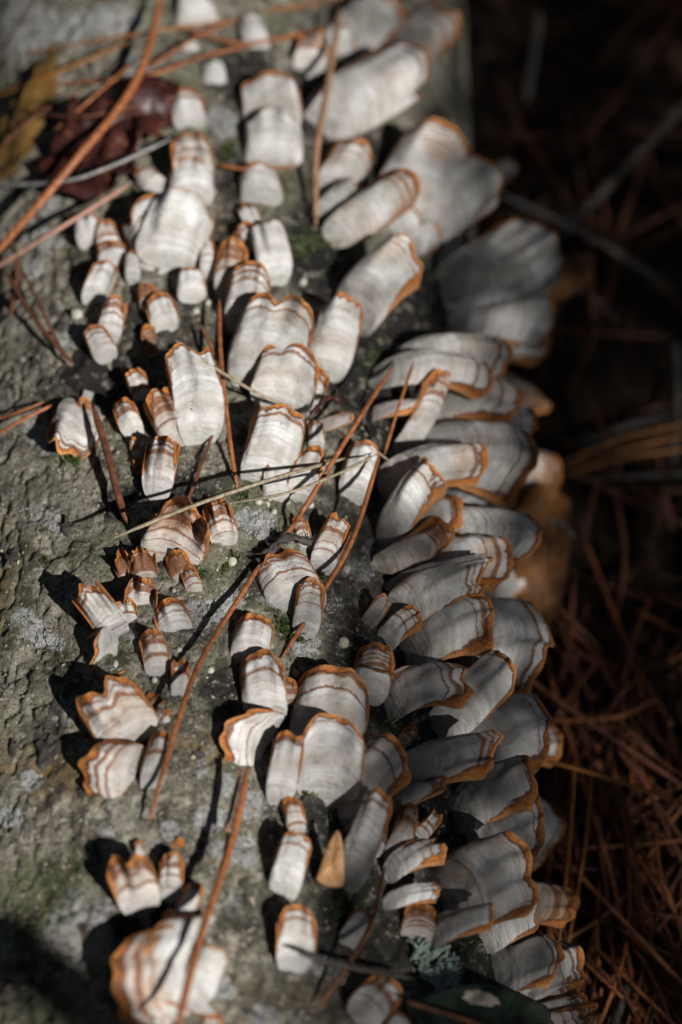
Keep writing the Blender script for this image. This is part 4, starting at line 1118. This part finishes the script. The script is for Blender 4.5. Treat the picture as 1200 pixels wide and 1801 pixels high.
def crusts():
    rr = random.Random(29)
    for (px, py, s) in CRUST:
        V, F = [], []
        c, cn = log_point(px, py, 0)
        for _ in range(int(s * 5)):
            a, q = rr.uniform(0, 6.28), s * math.sqrt(rr.random())
            p, nn = log_point(px + math.cos(a) * q * 1.1, py + math.sin(a) * q * .8, -.0001)
            u = nn.cross(Vector((0, 1, 0))).normalized(); w = u.cross(nn)
            r = rr.uniform(.00025, .0008)
            k = 6
            o = len(V)
            V.append(p + nn * rr.uniform(.0002, .0006) - c)
            a0 = rr.uniform(0, 6)
            for i in range(k):
                b = a0 + 2 * math.pi * i / k
                V.append(p + (u * math.cos(b) + w * math.sin(b)) * r * rr.uniform(.6, 1.2) - nn * .0003 - c)
            F += [(o, o + 1 + i, o + 1 + (i + 1) % k) for i in range(k)]
        o = mesh_obj('lichen_crust', V, F, M_CRUST, smooth=False)
        o.location = c
        tag(o, near(px, py, 'pale crust lichen near'), 'lichen', 'crust lichen patches on the bark')
crusts()

def crumbs():
    rr = random.Random(61)
    V, F = [], []
    for _ in range(2600):
        px, py = (rr.uniform(-40, 480), rr.uniform(-20, 1850)) if rr.random() < .8 else (rr.uniform(440, 760), rr.uniform(300, 1800))
        p, nn = log_point(px, py, .0001)
        u = nn.cross(Vector((0, 1, 0))).normalized(); w = u.cross(nn)
        s = rr.uniform(.0002, .0007) * (2.2 if rr.random() < .05 else 1)
        a0, st = rr.uniform(0, 6.28), rr.uniform(.8, 2.2)
        o = len(V)
        for k in range(5):
            b = 2 * math.pi * k / 5
            x, y = math.cos(b) * s * st * rr.uniform(.7, 1.2), math.sin(b) * s * rr.uniform(.7, 1.2)
            V.append(p + u * (x * math.cos(a0) - y * math.sin(a0)) + w * (x * math.sin(a0) + y * math.cos(a0)) - nn * s * .2)
        V.append(p + nn * s * rr.uniform(.5, 1.1))
        F += [(o + k, o + (k + 1) % 5, o + 5) for k in range(5)]
    o = mesh_obj('bark_crumbs', V, F, M_CRUMB, smooth=False)
    tag(o, 'loose tan and grey crumbs scattered over the bark', 'debris', None, 'stuff')
crumbs()

# ------------------------------------------------------------------ the pine whose bough shades the flank of the log (out of frame)
def shading_bough():
    rr = random.Random(41)
    P1, P2 = on_log(650, 100), on_log(565, 1750)
    e = (P1 - P2).normalized()
    mid = (P1 + P2) / 2
    m = e.cross(SUN).normalized()                 # sideways, across the sun's rays
    if m.x < 0: m = -m
    e2 = SUN.cross(m).normalized()
    if e2.y < 0: e2 = -e2
    root = empty('pine_tree', (2.7, -1.7, 0.0))
    tag(root, 'pine standing out of view whose bough shades the log', 'tree')
    foot = Vector((2.7, -1.7, 0.0))
    tp = [foot + Vector((0, 0, -.1)), foot + Vector((.03, .02, 1.2)), foot + Vector((.0, .05, 2.6)), foot + Vector((.05, .0, 4.5))]
    v, f = tube_data(catmull(tp, 24), [0.17 - 0.10 * i / 23 for i in range(24)], 14, .08, 3)
    mesh_obj('trunk', [p - foot for p in v], f, M_PINE, root)
    hub = mid + SUN * 2.0 + m * 0.42
    bp = [foot + Vector((0, .03, 2.0)), foot.lerp(hub, .5) + Vector((0, 0, .95)), hub + e2 * -.1, hub + e2 * .7]
    bpath = catmull(bp, 26)
    v, f = tube_data(bpath, [0.045 - 0.036 * i / 25 for i in range(26)], 9, .1, 4)
    mesh_obj('limb', [p - foot for p in v], f, M_PINE, root)
    A1, B1 = on_log(-60, 1690) + SUN * 0.95, on_log(180, 1790) + SUN * 0.95
    dp = catmull([foot + Vector((0, 0, 1.5)), B1 + (B1 - A1) * 3 + Vector((.2, -.3, .1)), B1, A1, A1 + (A1 - B1) * 1.5], 30)
    v, f = tube_data(dp, [.014 - .007 * i / 29 for i in range(30)], 8, .25, 6)
    mesh_obj('dead_branch', [p - foot for p in v], f, M_PINE, root)
    V, F = [], []
    for i in range(17500):
        sx = rr.random()
        if sx < .10 and rr.random() < .26: continue
        a = rr.uniform(-.75, .95)
        wob = 0.014 * math.sin(a * 9 + 1) + 0.012 * math.sin(a * 23)
        b = 0.002 + wob + 1.0 * sx
        p = mid + SUN * rr.uniform(1.75, 2.25) + e2 * a + m * b
        d = Vector((rr.uniform(-1, 1), rr.uniform(-1, 1), rr.uniform(-.8, .5))).normalized()
        s = d.cross(Vector((rr.random(), rr.random(), rr.random()))).normalized()
        l, w = rr.uniform(.05, .11), rr.uniform(.003, .0055)
        o = len(V)
        V += [p - s * w - foot, p + s * w - foot, p + d * l + s * w * .4 - foot, p + d * l - s * w * .4 - foot]
        F.append((o, o + 1, o + 2, o + 3))
    for i in range(11):                            # thin outer sprays that dapple the sunny side
        cx = rr.uniform(-.34, -.02)
        ca = rr.uniform(-.45, .5)
        hc = rr.uniform(1.4, 2.0)
        for j in range(24):
            p = mid + SUN * (hc + rr.gauss(0, .03)) + e2 * (ca + rr.gauss(0, .022)) + m * (cx + rr.gauss(0, .016))
            d = Vector((rr.uniform(-1, 1), rr.uniform(-1, 1), rr.uniform(-.8, .5))).normalized()
            s = d.cross(Vector((rr.random(), rr.random(), rr.random()))).normalized()
            l, w = rr.uniform(.03, .06), rr.uniform(.0012, .0022)
            o = len(V)
            V += [p - s * w - foot, p + s * w - foot, p + d * l + s * w * .4 - foot, p + d * l - s * w * .4 - foot]
            F.append((o, o + 1, o + 2, o + 3))
    o = mesh_obj('needles', V, F, M_GREEN, root, smooth=False)
    o['kind'] = 'stuff'
shading_bough()

# ------------------------------------------------------------------ the wood around the clearing (out of frame), open towards the sun
def wood():
    rr = random.Random(77)
    spots = [(-2.3, 1.4), (-2.6, -0.8), (-1.5, -2.9), (0.3, -3.4), (3.5, -0.2), (3.0, 1.3), (1.9, 2.6), (-0.4, 3.1), (-3.4, 3.2), (3.9, 3.6)]
    for (x, y) in spots:
        foot = Vector((x, y, 0))
        H = rr.uniform(5.5, 7.5)
        root = empty('pine_tree', foot)
        tag(root, 'tall pine of the surrounding wood standing out of view', 'tree', 'pines of the surrounding wood')
        v, f = tube_data(catmull([Vector((0, 0, -.1)), Vector((.05, .03, H * .5)), Vector((0, .05, H))], 20), [.13 - .11 * i / 19 for i in range(20)], 10, .1, int(x * 9))
        mesh_obj('trunk', v, f, M_PINE, root)
        V, F = [], []
        for i in range(2600):
            t = rr.random()
            z = .5 + (H - .3) * t
            rad = (2.3 * (1 - t) ** .8 + .3) * math.sqrt(rr.random())
            a = rr.uniform(0, 6.283)
            p = Vector((math.cos(a) * rad, math.sin(a) * rad, z - .12 * rad))
            g = p + foot - Vector((.05, 0, .15))
            k = g.dot(SUN)
            if k > 0 and (g - SUN * k).length < .62: continue
            if g.length < 1.45: continue
            d = Vector((math.cos(a), math.sin(a), rr.uniform(-.5, .2))).normalized()
            s = d.cross(Vector((rr.uniform(-.4, .4), rr.uniform(-.4, .4), 1))).normalized()
            l, w = rr.uniform(.18, .36), rr.uniform(.05, .10)
            o = len(V)
            V += [p, p + d * l * .5 + s * w, p + d * l, p + d * l * .5 - s * w]
            F.append((o, o + 1, o + 2, o + 3))
        o = mesh_obj('crown', V, F, M_GREEN, root, smooth=False)
        o['kind'] = 'stuff'
wood()
